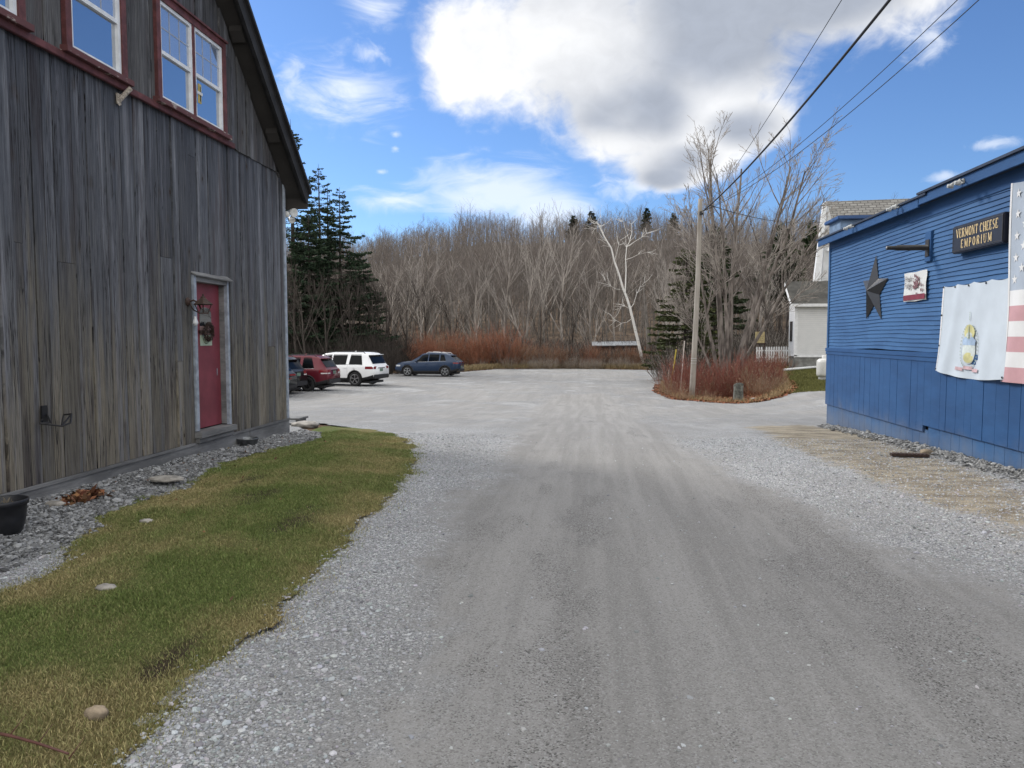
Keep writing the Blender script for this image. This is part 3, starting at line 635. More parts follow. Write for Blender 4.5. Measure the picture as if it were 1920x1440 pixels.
# wall lantern
lp = ax(351, 563, XB + .02); lan = thing('wall_lantern', 'rusty open lantern with a bare bulb beside the red door', 'wall lamp', lp)
q = ay(372, 566, lp[1] + .02) - lp; bx = max(q[0], .16); yc_ = ay(372, 566, lp[1])[1] - lp[1]
cx, cy, cz = .20, .03, ay(372, 575, lp[1])[2] - lp[2] + .075
mb = MB(); mb.smooth = True; mb.lathe([(0, .0), (.055, 0), (.06, .012), (.03, .03), (0, .032)], (0, 0, -.02), 'x'); mb.build('back_plate', M_RUST, lan, world=False)
mb = MB(); mb.tube([(.02, 0, -.02), (.08, .01, .0), (.14, .02, -.03), (.17, .025, -.11)], [.012] * 4, 8); mb.tube([(.03, 0, -.03), (.07, .01, -.12), (.14, .02, -.16)], [.008] * 3, 6); mb.build('arm', M_RUST, lan, world=False)
mb = MB(); mb.lathe([(0, .115), (.012, .105), (.012, .085), (.032, .075), (.036, .055), (.135, -.025), (.128, -.03), (.03, .045)], (cx, cy, cz - .02), 'z', 6); mb.build('hood', M_RUST, lan, world=False)
mb = MB()
for i in range(6):
    a = math.pi / 3 * i; mb.tube([(cx + .115 * math.cos(a), cy + .115 * math.sin(a), cz - .045), (cx + .065 * math.cos(a), cy + .065 * math.sin(a), cz - .155)], [.006, .006], 5)
mb.lathe([(.06, 0), (.07, 0), (.07, .012), (.06, .012), (.06, 0)], (cx, cy, cz - .165), 'z', 6); mb.build('cage', M_RUST, lan, world=False)
mb = MB(); mb.smooth = True; mb.lathe([(0, 0), (.018, .004), (.034, .03), (.036, .05), (.026, .078), (.016, .10), (.016, .125), (0, .126)], (.11, -.01, cz - .325)); mb.build('bulb', plain('milky bulb glass', (.62, .64, .66), .15, .05), lan, world=False)
# iron bracket
p0 = ax(83, 776, XB + .03); br = thing('wall_bracket', 'black iron bracket low on the barn boards left of the door', 'bracket', p0)
mb = MB(); mb.box((-.01, -.04, -.08), (.008, .04, .08), .003); mb.build('plate', M_BLACK, br, world=False)
P3 = lambda px, py, dx: tuple(ax(px, py, XB + dx) - p0)
mb = MB()
for path in ([(79, 786, .03), (75, 794, .10), (116, 799, .22), (134, 776, .20), (119, 778, .12), (116, 797, .22)], [(134, 776, .20), (132, 793, .25), (116, 799, .22)], [(88, 776, .03), (95, 792, .14), (75, 794, .10)]):
    mb.tube([P3(*a) for a in path], [.009] * len(path), 6)
mb.build('hook_bars', M_BLACK, br, world=False)
# flagpole socket
p0 = ax(222, 184, XB + .03); fb_ = thing('flagpole_bracket', 'rust stained white flagpole bracket below the barn windows', 'bracket', p0)
M_CHIP = plain('chipped white paint', (.45, .40, .34), .7, .5, 60, bump=.4); mb = MB(); mb.box((-.01, -.035, -.07), (.012, .035, .05), .004); mb.build('base_plate', M_CHIP, fb_, world=False)
mb = MB(); mb.tube([(.0, .0, -.03), (.07, .03, .06), (.12, .05, .12)], [.028, .026, .026], 10); mb.tube([(.01, -.04, -.05), (.05, -.06, -.10)], [.012, .006], 6); mb.build('socket', M_CHIP, fb_, world=False)
# twin floodlight on the far corner
p0 = ay(541, 401, YF + .10); fl = thing('floodlight', 'white twin floodlight at the far corner of the barn under the eave', 'floodlight', p0)
M_WP = plain('white plastic', (.60, .60, .58), .4, .1, 20); mb = MB(); mb.smooth = True; mb.lathe([(0, 0), (.05, 0), (.05, .03), (0, .032)], (0, -.09, -.02), 'y'); mb.build('base', M_WP, fl, world=False)
for (dx, dz, sx) in ((.07, .02, .4), (.05, -.10, .9)):
    mb = MB(); mb.smooth = True; mb.lathe([(0, -.10), (.03, -.10), (.04, -.06), (.072, .02), (.078, .05), (.07, .05), (.02, .02), (0, .02)], (0, 0, 0), 'x', 20)
    o = mb.build('lamp_head', M_WP, fl, world=False); o.location = (dx, 0, dz); o.rotation_euler = (0, .2 + .5 * (dz < 0), -.5); o.scale = (1, 1, 1) if dz > 0 else (.7, .7, .7)
# thermometer on the sash
p0 = ax(374.5, 176, XB + .10); th_ = thing('window_thermometer', 'yellow thermometer strip clamped to the barn window', 'thermometer', p0)
mb = MB(); mb.box((-.01, -.035, -.125), (.006, .035, .125), .003); mb.build('dial_plate', plain('yellowed plate', (.50, .40, .13), .5), th_, world=False)
mb = MB(); mb.box((.0065, -.006, -.10), (.012, .006, .09)); mb.build('tube', M_BLACK, th_, world=False)
mb = MB(); mb.box((.0066, -.075, -.02), (.018, .04, .015)); mb.build('clamp', M_WP, th_, world=False)
# planter tub
pp = ag(3, 1013); r_ = .205; tub = thing('planter', 'black plastic planter tub on the stones beside the barn wall', 'planter', (pp[0] - .05, pp[1] + .10, gz(pp[0], pp[1]) + .02)); tub.scale = (.80, .80, .92)
mb = MB(); mb.smooth = True; mb.lathe([(0, 0), (.125, 0), (.15, .03), (.185, .15), (.195, .262), (.212, .265), (.214, .305), (.206, .31), (.198, .30), (.19, .24), (.0, .235)], seg=40); mb.build('pot', plain('black plastic', (.018, .019, .023), .42, .25, 14), tub, world=False)
mb = MB(); mb.smooth = True; mb.lathe([(0, .256), (.12, .25), (.188, .244)], seg=24); mb.build('soil', plain('potting soil', (.03, .024, .018), .95, .4, 40, bump=.6), tub, world=False)
mb = MB()
for i in range(40): a = random.uniform(0, 6.28); r = random.uniform(0, .16); x, y = r * math.cos(a), r * math.sin(a); mb.tube([(x, y, .24), (x + random.gauss(0, .03), y + random.gauss(0, .03), .24 + random.uniform(.02, .075))], [.003, .001], 3)
mb.build('dried_stems', plain('dry stem', (.30, .24, .15), .8), tub, world=False)
# metal basin under the barn edge
pp = ag(484, 842); bs = thing('metal_basin', 'round galvanised basin half tucked under the barn sill', 'basin', (-5.10, pp[1] + .08, gz(pp[0], pp[1]) + .02)); bs.scale = (.52, .52, .7)
M_GALV = plain('dull galvanised steel', (.22, .23, .24), .45, .3, 15, .8); mb = MB(); mb.smooth = True; mb.lathe([(0, 0), (.24, 0), (.30, .17), (.315, .175), (.315, .19), (.295, .19), (.285, .175), (.23, .02), (0, .02)], seg=36); mb.build('pan', M_GALV, bs, world=False)
mb = MB(); mb.smooth = True; mb.lathe([(0, .09), (.15, .085), (.25, .08)], seg=24); mb.build('dead_leaves', plain('wet leaves', (.05, .038, .028), .8, .5, 50, bump=.7), bs, world=False)
# wooden step round the corner
pp = ag(551, 797); st = thing('wooden_step', 'low grey plank step at the far barn corner', 'step', (pp[0] - .25, pp[1] + .25, gz(pp[0], pp[1])))
mb = MB(); mb.box((-.45, -.25, .10), (.36, .02, .14), .004); mb.box((-.45, .03, .10), (.36, .28, .14), .004); mb.build('tread', M_BEAM, st, world=False)
mb = MB(); mb.box((-.43, -.2, -.1), (-.38, .25, .099)); mb.build('riser', M_BEAM, st, world=False); mb = MB(); mb.box((.27, -.2, -.1), (.32, .25, .099)); mb.build('riser', M_BEAM, st, world=False)
# fallen cane at the near corner
P_ = [ag(-60, 1408), ag(20, 1418), ag(70, 1430), ag(130, 1452)]; mb = MB(); mb.smooth = True; mb.tube([(p[0], p[1], lawnz(p[0], p[1]) + .03 + .01 * i) for i, p in enumerate(P_)], [.006, .006, .005, .004], 6)
for i in range(1, 4): mb.tube([(P_[i][0], P_[i][1], lawnz(P_[i][0], P_[i][1]) + .04), (P_[i][0] + .03, P_[i][1] + .05, lawnz(P_[i][0], P_[i][1]) + .10)], [.003, .001], 4)
finish(mb.build('fallen_cane', plain('reddish bramble', (.12, .05, .04), .6)), 'reddish brown bramble cane lying on the grass at the near corner', 'branch')
# ------------------------------------------------------------------ blue shop building
XR = 5.03; YE = 16.66
def m_blue(k, c1=(.040, .118, .262), c2=(.025, .083, .200), c3=(.085, .180, .335)):
    p = k.pos; a = k.noise(k.scale(p, (1, .7, 2.2)), 1.3, 7, .66); b = k.noise(k.scale(p, (1, 3, 30)), 2.0, 5, .6)
    c = k.mix(k.step(a, .32, .68), c2, c1); c = k.mix(k.mul(k.step(k.noise(k.scale(p, (1, 1, 5), (5, 2, 9)), 2.5, 6, .7), .58, .75), .45), c, c3)
    c = k.mix(k.mul(k.step(k.noise(k.scale(p, (1, 2, 2), (1, 7, 3)), 9, 4), .66, .74), .35), c, (.030, .07, .16))
    dz_ = k.sep(p)[2]; dust = k.mul(k.step(k.add(dz_, k.mul(k.sub(k.noise(k.scale(p, (1, 1.5, 1)), 1.6, 6, .65), .5), .9)), .42, -.25), .42); c = k.mix(dust, c, (.20, .19, .17))
    setb(k, c, .52, k.add(b, a), .22, .006, spec=.3)
M_BLUE = material('blue clapboard paint', m_blue)
M_BLUE2 = material('blue plank paint', lambda k: m_blue(k, (.024, .085, .215), (.017, .063, .168), (.05, .122, .265)))
M_BLUED = plain('deep blue trim paint', (.022, .072, .20), .5, .25, 3)
shop = thing('shop_building', 'low blue clapboard shop with a plank skirt on the right side of the drive', 'building', (XR, 8, 0))
mb = MB(); mb.box((XR + .03, -3, -.8), (13, YE - .02, 3.50)); mb.build('backing_wall', M_DARK, shop)
# clapboards with a lazy sag
mb = MB(); yv = np.linspace(-3, YE, 110); z = 1.37; row = 0
def sag(y, z): return .018 * np.sin(y * .55 + z * .6) + .010 * np.sin(y * 1.7 + z * 2.1) * np.clip((2.6 - z), 0, 1) + .004 * np.sin(y * 4.3 + z * 17)
while z < 3.53:
    h = .0665; jj = rb_.uniform(-.002, .002)
    cut = sorted([rb_.uniform(1, YE) for _ in range(4)]); lo = []
    seg0 = 0
    for s in range(len(cut) + 1):
        hi_ = len(yv) - 1 if s == len(cut) else int(np.searchsorted(yv, cut[s]))
        if hi_ <= seg0: continue
        dz = rb_.uniform(-.003, .003) + jj; dx = rb_.uniform(0, .003); q = yv[seg0:hi_ + 1]; n_ = len(q)
        zb = z + sag(q, z) + dz; zt = z + h + .012 + sag(q, z + h) + dz
        v = [(XR - .020 - dx, a, b) for a, b in zip(q, zb)] + [(XR - .004, a, b) for a, b in zip(q, zt)] + [(XR + .004, a, b) for a, b in zip(q, zb)]
        mb.raw(v, [(i, i + 1, n_ + i + 1, n_ + i) for i in range(n_ - 1)] + [(2*n_ + i, 2*n_ + i + 1, i + 1, i) for i in range(n_ - 1)])
        seg0 = hi_
    z += h; row += 1
mb.build('clapboard_wall', M_BLUE, shop)
mb = MB(); mb.box((XR - .034, YE - .09, 1.36), (XR + .03, YE, 3.52), .003); mb.build('corner_board', M_BLUE, shop)
mb = MB(); mb.box((XR - .032, -3, 3.40), (XR + .02, 12.6, 3.60), .003); mb.box((XR - .030, 12.605, 3.46), (XR + .02, YE, 3.60), .003); mb.build('frieze_board', M_BLUE2, shop)
mb = MB(); mb.box((XR - .055, -3, 1.30), (XR + .02, YE + .01, 1.37), .003); mb.box((XR - .045, -3, 1.235), (XR + .02, YE + .01, 1.297), .003); mb.build('belt_board', M_BLUE2, shop)
mb = MB(); y = -3.0
while y < YE:
    w = min(rb_.choice([.19, .24, .24, .29, .30]), YE - y); zlo = .165 if y > 11.97 - .15 else .265; zlo += -.02 * (y > 11.8) * (14 - y) / 3 * 0
    o_ = rb_.uniform(0, .004); mb.box((XR - .030 - o_, y + .003, zlo + rb_.uniform(-.002, .002)), (XR + .02, y + w - rb_.choice([.003, .004, .007]), 1.234)); y += w
mb.build('plank_skirt', M_BLUE2, shop)
mb = MB(); y = -3.0
while y < YE:
    w = min(rb_.choice([.24, .30, .36]), YE - .02 - y)
    if w <= .02: break
    mb.box((XR + .0, y + .003, -.7), (XR + .03, y + w - .004, .30 if y < 11.7 else .20)); y += w
mb.build('foundation_boards', M_BLUE, shop)
# roof edge
XFA = 4.83; zt1 = ax(1555, 441, XFA)[2]
mb = MB(); mb.box((XFA, 11.9, zt1 - .15), (XFA + .03, YE + .22, zt1 - .02), .003); mb.box((XFA - .0, -3, zt1 - .12), (XFA + .03, 11.88, zt1 + .02), .003)
mb.box((XFA + .03, -3, 3.605), (XR + .3, YE + .18, 3.62)); mb.build('fascia', M_BLUE2, shop)
mb = MB(); mb.box((XFA - .03, 11.6, zt1 - .018), (13.2, YE + .26, zt1 + .012)); mb.box((XFA - .035, -3, zt1 + .022), (13.2, 11.88, zt1 + .055)); mb.box((XFA + .05, -3, 3.60), (13, YE, zt1 - .02)); mb.build('roof', plain('dark blue roof edge', (.018, .030, .058), .6, .3, 5), shop)
a_ = ay(1557, 437, 15.9); b_ = ay(1600, 412, 15.9); mb = MB(); mb.box((a_[0] + .1, 15.6, 3.6), (a_[0] + .75, 16.3, b_[2] - .04)); rbx = mb.build('roof_box', plain('faded blue board', (.16, .24, .36), .7), shop)
mb = MB(); mb.box((a_[0] + .02, 15.5, b_[2] - .04), (a_[0] + .85, 16.4, b_[2] + .03), .01); mb.build('box_cap', M_BLUED, rbx)
# little floodlight brackets along the fascia
M_LIGHT = plain('weathered white metal', (.42, .43, .42), .5, .3, 40)
def spot(px, py, label):
    p = ax(px, py, XFA - .02); t = thing('spotlight', label, 'spotlight', p, 0, 'spotlights on the blue fascia')
    m = MB(); m.box((-.0, -.05, -.03), (.02, .05, .03), .004); m.build('base', M_LIGHT, t, world=False)
    for s in (-1, 1):
        m = MB(); m.tube([(0, s * .03, 0), (-.05, s * .06, .01), (-.09, s * .09, -.03)], [.012, .012, .02], 8); m.lathe([(0, -.035), (.024, -.03), (.036, .035), (.03, .037), (0, .02)], (-.10, s * .10, -.04), 'x', 14); m.build('lamp_head', M_LIGHT, t, world=False)
spot(1803, 340, 'nearest small twin spotlight on the blue fascia, above the shop sign')
spot(1683, 386, 'middle small twin spotlight on the blue fascia, beside the roof step'); spot(1599, 423, 'farthest small twin spotlight on the blue fascia, near the roof box')
# barn star
p0 = ax(1640, 545, XR - .03); star = thing('barn_star', 'large black metal five pointed star on the blue clapboards', 'star', p0)
R = .635; r = .25; P = []
for i in range(10):
    a = math.pi / 2 + i * math.pi / 5 + .03; q = R if i % 2 == 0 else r; P.append((0.0, q * math.cos(a) * .98, q * math.sin(a)))
mb = MB(); ap = (-.145, 0, 0)
for i in range(10): mb.raw([ap, P[i], P[(i + 1) % 10]], [(0, 1, 2)])
mb.raw(P, [tuple(range(10))]); mb.build('star_body', plain('dull black sheet metal', (.022, .023, .027), .38, .2, 12), star, world=False)
# pipe arm
p0 = ax(1742, 464, XR - .03); arm = thing('pipe_arm', 'black pipe arm sticking out of the blue wall above the poster', 'pipe', p0)
mb = MB(); mb.box((-.02, -.10, -.21), (.03, .10, .24), .006); mb.build('blue_backboard', M_BLUE2, arm, world=False)
mb = MB(); mb.box((-.032, -.062, -.135), (-.021, .062, .115), .003); mb.build('wall_plate', plain('brown black plate', (.03, .026, .024), .6), arm, world=False)
mb = MB(); mb.smooth = True; mb.lathe([(0, -.60), (.030, -.60), (.032, -.50), (.034, -.49), (.034, -.47), (.042, -.46), (.042, -.03), (.055, -.03), (.055, .01), (0, .01)], (0, 0, 0), 'x', 20); mb.build('pipe', M_BLACK, arm, world=False)
mb = MB(); mb.smooth = True; mb.lathe([(0, -.615), (.020, -.614), (.027, -.601), (0, -.6005)], (0, 0, 0), 'x', 16); mb.build('end_cap', M_GALV, arm, world=False)
# shop sign with serif capitals
p0 = np.array([XR - .03, (11.15 + 9.88) / 2 * .978, (3.08 + 2.755) / 2]); sign = thing('shop_sign', 'black sign board with gold capitals mounted high on the blue wall', 'sign', p0)
M_SIGNB = plain('black sign paint', (.018, .020, .032), .45, .2, 6); M_GOLD = plain('gold leaf lettering', (.62, .47, .24), .45, .2, 30)
mb = MB(); mb.box((-.10, -.64, -.185), (.0, .64, .185), .012); mb.build('board', M_SIGNB, sign, world=False)
mb = MB()
for (a, b) in (((-.104, -.625, .150), (-.099, .625, .156)), ((-.104, -.625, -.156), (-.099, .625, -.150)), ((-.104, -.625, -.1495), (-.099, -.619, .1495)), ((-.104, .619, -.1495), (-.099, .625, .1495))): mb.box(a, b)
mb.build('border_line', plain('dim gilt line', (.06, .055, .05), .5), sign, world=False)
def letters(mb, text, y_left, z0, h, w, gap, thin, thick, x=-.1035):
    """serif capitals drawn as strokes; reading direction is -Y (the wall faces -X)"""
    def seg(a, b, t, yl, ww):
        A = np.array([a[0] * ww, a[1] * h]); B = np.array([b[0] * ww, b[1] * h]); d = B - A; L = np.hypot(*d); nrm = np.array([-d[1], d[0]]) / L * t / 2
        q = [A - nrm, B - nrm, B + nrm, A + nrm]; mb.cnt = getattr(mb, 'cnt', 0) + 1; xx = x - .00008 * (mb.cnt % 9)
        mb.raw([(xx, yl - u, z0 + v) for u, v in q], [(0, 1, 2, 3)])
    def arc(cx, cy, rx, ry, a0, a1, t, yl, ww, nn=10):
        P = [(cx + rx * math.cos(math.radians(a)), cy + ry * math.sin(math.radians(a))) for a in np.linspace(a0, a1, nn)]
        for p, q in zip(P[:-1], P[1:]): seg(p, q, t, yl, ww)
    y = y_left
    for ch in text:
        if ch == ' ': y -= w * .45; continue
        ww = w * {'M': 1.25, 'I': .45, 'E': .82, 'P': .85, 'S': .8, 'T': .95}.get(ch, 1.0); T, t = thick, thin; S = lambda a, b, q: seg(a, b, q, y, ww); A_ = lambda *v: arc(*v, y, ww)
        def serif(u, v, q=.16): S((u - q, v), (u + q, v), t * .9)
        if ch == 'V': S((.08, 1), (.5, 0), T); S((.5, 0), (.92, 1), t); serif(.08, 1); serif(.92, 1)
        elif ch == 'E': S((.2, 0), (.2, 1), T); S((.1, 0), (.9, 0), t); S((.1, 1), (.88, 1), t); S((.2, .52), (.68, .52), t); S((.9, 0), (.92, .22), t); S((.88, 1), (.9, .8), t)
        elif ch == 'R': S((.2, 0), (.2, 1), T); serif(.2, 0); S((.1, 1), (.55, 1), t); A_(.5, .75, .3, .25, 90, -90, T * .8); S((.2, .5), (.55, .5), t); S((.5, .5), (.9, 0), T); serif(.9, 0, .08)
        elif ch == 'M': S((.14, 0), (.14, 1), t); S((.14, 1), (.5, .12), T); S((.5, .12), (.86, 1), t); S((.86, 1), (.86, 0), T); serif(.14, 0, .12); serif(.86, 0, .12); serif(.1, 1, .1); serif(.9, 1, .1)
        elif ch == 'O': A_(.5, .5, .38, .48, 100, 260, T); A_(.5, .5, .38, .48, -80, 80, T); A_(.5, .5, .38, .48, 78, 102, t, ); A_(.5, .5, .38, .48, 258, 282, t)
        elif ch == 'N': S((.16, 0), (.16, 1), t); S((.16, 1), (.84, 0), T); S((.84, 0), (.84, 1), t); serif(.16, 0, .14); serif(.84, 1, .14); serif(.1, 1, .1)
        elif ch == 'T': S((.5, 0), (.5, 1), T); S((.06, 1), (.94, 1), t); serif(.5, 0); S((.07, 1), (.07, .8), t); S((.93, 1), (.93, .8), t)
        elif ch == 'C': A_(.54, .5, .40, .48, 50, 100, t); A_(.54, .5, .40, .48, 100, 260, T); A_(.54, .5, .40, .48, 260, 315, t); S((.82, .95), (.84, .70), t)
        elif ch == 'H': S((.18, 0), (.18, 1), T); S((.82, 0), (.82, 1), T); S((.18, .5), (.82, .5), t); serif(.18, 0); serif(.82, 0); serif(.18, 1); serif(.82, 1)
        elif ch == 'S': A_(.5, .74, .30, .24, 40, 270, T * .8); A_(.5, .26, .32, .25, 90, -140, T * .8)
        elif ch == 'P': S((.2, 0), (.2, 1), T); serif(.2, 0); S((.1, 1), (.55, 1), t); A_(.52, .74, .32, .26, 90, -90, T * .8); S((.2, .48), (.55, .48), t)
        elif ch == 'I': S((.5, 0), (.5, 1), T); serif(.5, 0, .35); serif(.5, 1, .35)
        elif ch == 'U': S((.16, 1), (.16, .3), T); A_(.5, .32, .34, .32, 180, 360, t * 1.2); S((.84, .3), (.84, 1), t); serif(.16, 1); serif(.84, 1)
        y -= ww + gap
    return y
def tw(text, w, gap): return sum((w * .45 if c == ' ' else w * {'M': 1.25, 'I': .45, 'E': .82, 'P': .85, 'S': .8, 'T': .95}.get(c, 1.0) + gap) for c in text) - gap
mb = MB(); L1 = tw('VERMONT CHEESE', .070, .013); letters(mb, 'VERMONT CHEESE', L1 / 2, .016, .112, .070, .013, .009, .020)
L2 = tw('EMPORIUM', .070, .034); letters(mb, 'EMPORIUM', L2 / 2 + .0, -.128, .105, .070, .034, .009, .020); mb.build('lettering', M_GOLD, sign, world=False)
# poster
def txt(body, size, name, mat, parent, M, bold=0.0, sx=1.0):
    cu = bpy.data.curves.new(name, 'FONT'); cu.body = body; cu.size = size; cu.offset = bold; cu.align_x = 'CENTER'; cu.align_y = 'CENTER'; cu.resolution_u = 3
    t = bpy.data.objects.new(name, cu); C.objects.link(t); bpy.context.view_layer.update()
    me = bpy.data.meshes.new_from_object(t.evaluated_get(bpy.context.evaluated_depsgraph_get())); bpy.data.objects.remove(t); bpy.data.curves.remove(cu)
    me.transform(Matrix.Diagonal((sx, 1, 1, 1))); me.transform(M); me.name = name; me.materials.clear(); me.materials.append(mat)
    o = bpy.data.objects.new(name, me); C.objects.link(o); o.parent = parent; return o
WALL = Matrix(((0, 0, -1, 0), (-1, 0, 0, 0), (0, 1, 0, 0), (0, 0, 0, 1)))      # text facing -X
p0 = np.array([XR - .035, 12.28, 2.385]); po = thing('poster', 'white fudge poster with a maroon foot strip on the blue clapboards', 'poster', p0)
mb = MB(); mb.smooth = True; nn = 10
def pcurl(i, j): return -.014 - .007 * math.sin(i * 1.1 + j * .7) * (abs(i - 5) / 5)
v = [(pcurl(i, j), .40 - .80 * i / nn + .005 * math.sin(j * 1.3), -.225 + .45 * j / nn + .005 * math.sin(i * .9)) for j in range(nn + 1) for i in range(nn + 1)]
mb.raw(v, [(j*(nn+1)+i, j*(nn+1)+i+1, (j+1)*(nn+1)+i+1, (j+1)*(nn+1)+i) for j in range(nn) for i in range(nn)])
o_ = mb.build('sheet', plain('white poster vinyl', (.62, .62, .60), .5, .06, 5), po, world=False)
M_MAR = plain('maroon ink', (.22, .03, .05), .5); M_PINK = plain('brown pink ink', (.20, .09, .10), .6, .4, 30); M_INK = plain('dark brown ink', (.07, .035, .035), .6)
mb = MB(); mb.box((-.030, -.385, -.205), (-.027, .385, -.125)); mb.build('foot_strip', M_MAR, po, world=False)
T_ = lambda y, z, x=-.032: Matrix.Translation((x, y, z)) @ WALL
txt('Fresh', .13, 'words', M_INK, po, T_(.20, .125), .0, .85); txt('Fudge', .13, 'words', M_INK, po, T_(.20, .02), .0, .85)
mb = MB(); rr = random.Random(5)
for i in range(46):
    yc = -.10 + rr.gauss(0, .13); zc = .03 + rr.gauss(0, .085)
    if abs(zc) < .2 and -.37 < yc < .30 and not (yc > .02 and zc > -.05):
        s = rr.uniform(.012, .032); x = -.0290 - i * .00006; mb.raw([(x, yc - s, zc - s * .6), (x, yc + s * .4, zc - s), (x, yc + s, zc + s * .5), (x, yc - s * .2, zc + s)], [(0, 1, 2, 3)])
mb.build('fudge_picture', M_PINK, po, world=False)
# flags: pinned cloth
M_CLOTHW = plain('white flag cloth', (.66, .66, .66), .8, .06, 3); M_CLOTHR = plain('faded red flag cloth', (.50, .29, .31), .8, .08, 3); M_CLOTHB = plain('faded canton cloth', (.36, .41, .48), .8, .08, 3)
M_STATE = plain('sun faded pale blue cloth', (.50, .555, .61), .8, .07, 2.2)
def cloth(mb, fn, u0, u1, v0, v1, nu, nv):
    P = [fn(u0 + (u1 - u0) * i / nu, v0 + (v1 - v0) * j / nv) for j in range(nv + 1) for i in range(nu + 1)]
    mb.smooth = True; mb.raw(P, [(j*(nu+1)+i, j*(nu+1)+i+1, (j+1)*(nu+1)+i+1, (j+1)*(nu+1)+i) for j in range(nv) for i in range(nu)])
# state flag: u to the right (-Y), v up
FL = np.array([XR - .05, 11.27, 1.12]); fW, fH = 1.72, 1.20
def fstate(u, v, off=0.0):
    pin = abs(math.sin(u * math.pi * 4.0)); top = -.025 * pin * (v > 0) * v ** 8
    y = -(u * fW) + (.06 + .10 * (1 - v) ** 2) * (1 - u) * (1 - v) ; z = v * fH - .06 * math.sin(u * math.pi) * (1 - v) + top - .03 * u * (1 - v)
    x = -.018 - .020 * math.sin(u * 9 + v * 2.6) * (.3 + .7 * (1 - v)) - .014 * math.sin(u * 21 - v * 4) * (1 - v) - .03 * (1 - v) * math.exp(-((u - .87 - .12 * v) / .09) ** 2) - .015 * math.exp(-((u - .15 - .12 * v) / .05) ** 2)
    return (x - off, y, z)
sf = thing('state_flag', 'sun faded pale blue state flag with a crest pinned to the blue wall', 'flag', FL)
mb = MB(); cloth(mb, fstate, 0, 1, 0, 1, 60, 40); mb.build('cloth', M_STATE, sf, world=False)
mb = MB(); cloth(mb, lambda u, v: fstate(u, v, .003), 0, .022, 0, 1, 2, 40); mb.build('header_band', M_CLOTHW, sf, world=False)
for (u, v) in ((.01, .99), (.2, .985), (.42, .985), (.68, .985), (.985, .985), (.01, .02), (.98, .02), (.01, .3), (.01, .66)):
    p = fstate(u, v, .006); mb = MB(); mb.lathe([(0, -.006), (.014, -.004), (.014, 0), (0, .0)], p, 'x', 10); mb.build('grommet', M_BLACK, sf, world=False)
def patch(name, mat, pts, off, parent=sf):
    m = MB(); m.face([fstate(u, v, off) for u, v in pts]); return m.build(name, mat, parent, world=False)
def ell(cu, cv, ru, rv, a0=0, a1=360, nn=28): return [(cu + ru * math.cos(math.radians(a)), cv + rv * math.sin(math.radians(a))) for a in np.linspace(a0, a1, nn, endpoint=a1 - a0 < 360)]
M_YEL = plain('faded yellow cloth', (.58, .55, .27), .8); M_PALE = plain('pale crest cloth', (.55, .60, .58), .8); M_CRB = plain('crest blue', (.36, .47, .62), .8); M_PINKC = plain('faded pink ribbon', (.55, .38, .40), .8); M_GRN = plain('faded green thread', (.32, .38, .32), .8)
cu, cv = .475, .42
def cell(cu_, cv_, ru, rv, a0=0, a1=360, nn=28): return ell(cu_, cv_, ru * .86, rv * .9, a0, a1, nn)
crest = patch('crest_shield', M_PALE, cell(cu, cv - .10, .105, .185), .012)
patch('crest_sky', M_YEL, cell(cu, cv + .055, .098, .10, 0, 180) + [(cu - .06, cv + .0), (cu + .06, cv + .0)], .0145); patch('crest_hills', M_CRB, [(cu - .10, cv - .02), (cu - .05, cv + .02), (cu, cv - .01), (cu + .05, cv + .02), (cu + .10, cv - .02), (cu + .09, cv - .07), (cu - .09, cv - .07)], .016)
patch('crest_field', M_YEL, cell(cu, cv - .20, .07, .06), .0145)
mb = MB(); mb.smooth = False
for i in range(34):
    t = math.radians(-250 + i * 9.6); u, v = cu + .128 * math.cos(t), cv - .08 + .225 * math.sin(t); p = fstate(u, v, .0135); mb.raw([(p[0], p[1] - .010, p[2] - .012), (p[0], p[1] + .012, p[2] - .008), (p[0], p[1] + .008, p[2] + .012), (p[0], p[1] - .008, p[2] + .010)], [(0, 1, 2, 3)])
for i in range(5): p = fstate(cu, cv + .0 + i * .028, .0175); s = .022 - .003 * i; mb.raw([(p[0], p[1] - s, p[2]), (p[0], p[1] + s, p[2]), (p[0], p[1], p[2] + .05)], [(0, 1, 2)])
for i in range(5): p = fstate(cu + .0, cv + .19 + i * .018, .0135); s = .012; mb.raw([(p[0], p[1] - s, p[2]), (p[0], p[1] + s, p[2]), (p[0], p[1], p[2] + .025)], [(0, 1, 2)])
mb.build('crest_branches', M_GRN, sf, world=False)
for k_, du in enumerate((-.13, -.02, .085)): patch('crest_ribbon', M_PINKC, [(cu + du - .03, cv - .345 + .02 * (k_ == 1)), (cu + du + .075, cv - .345 + .02 * (k_ == 1)), (cu + du + .075, cv - .31 + .02 * (k_ == 1)), (cu + du - .03, cv - .31 + .02 * (k_ == 1))], .015 + .001 * k_)
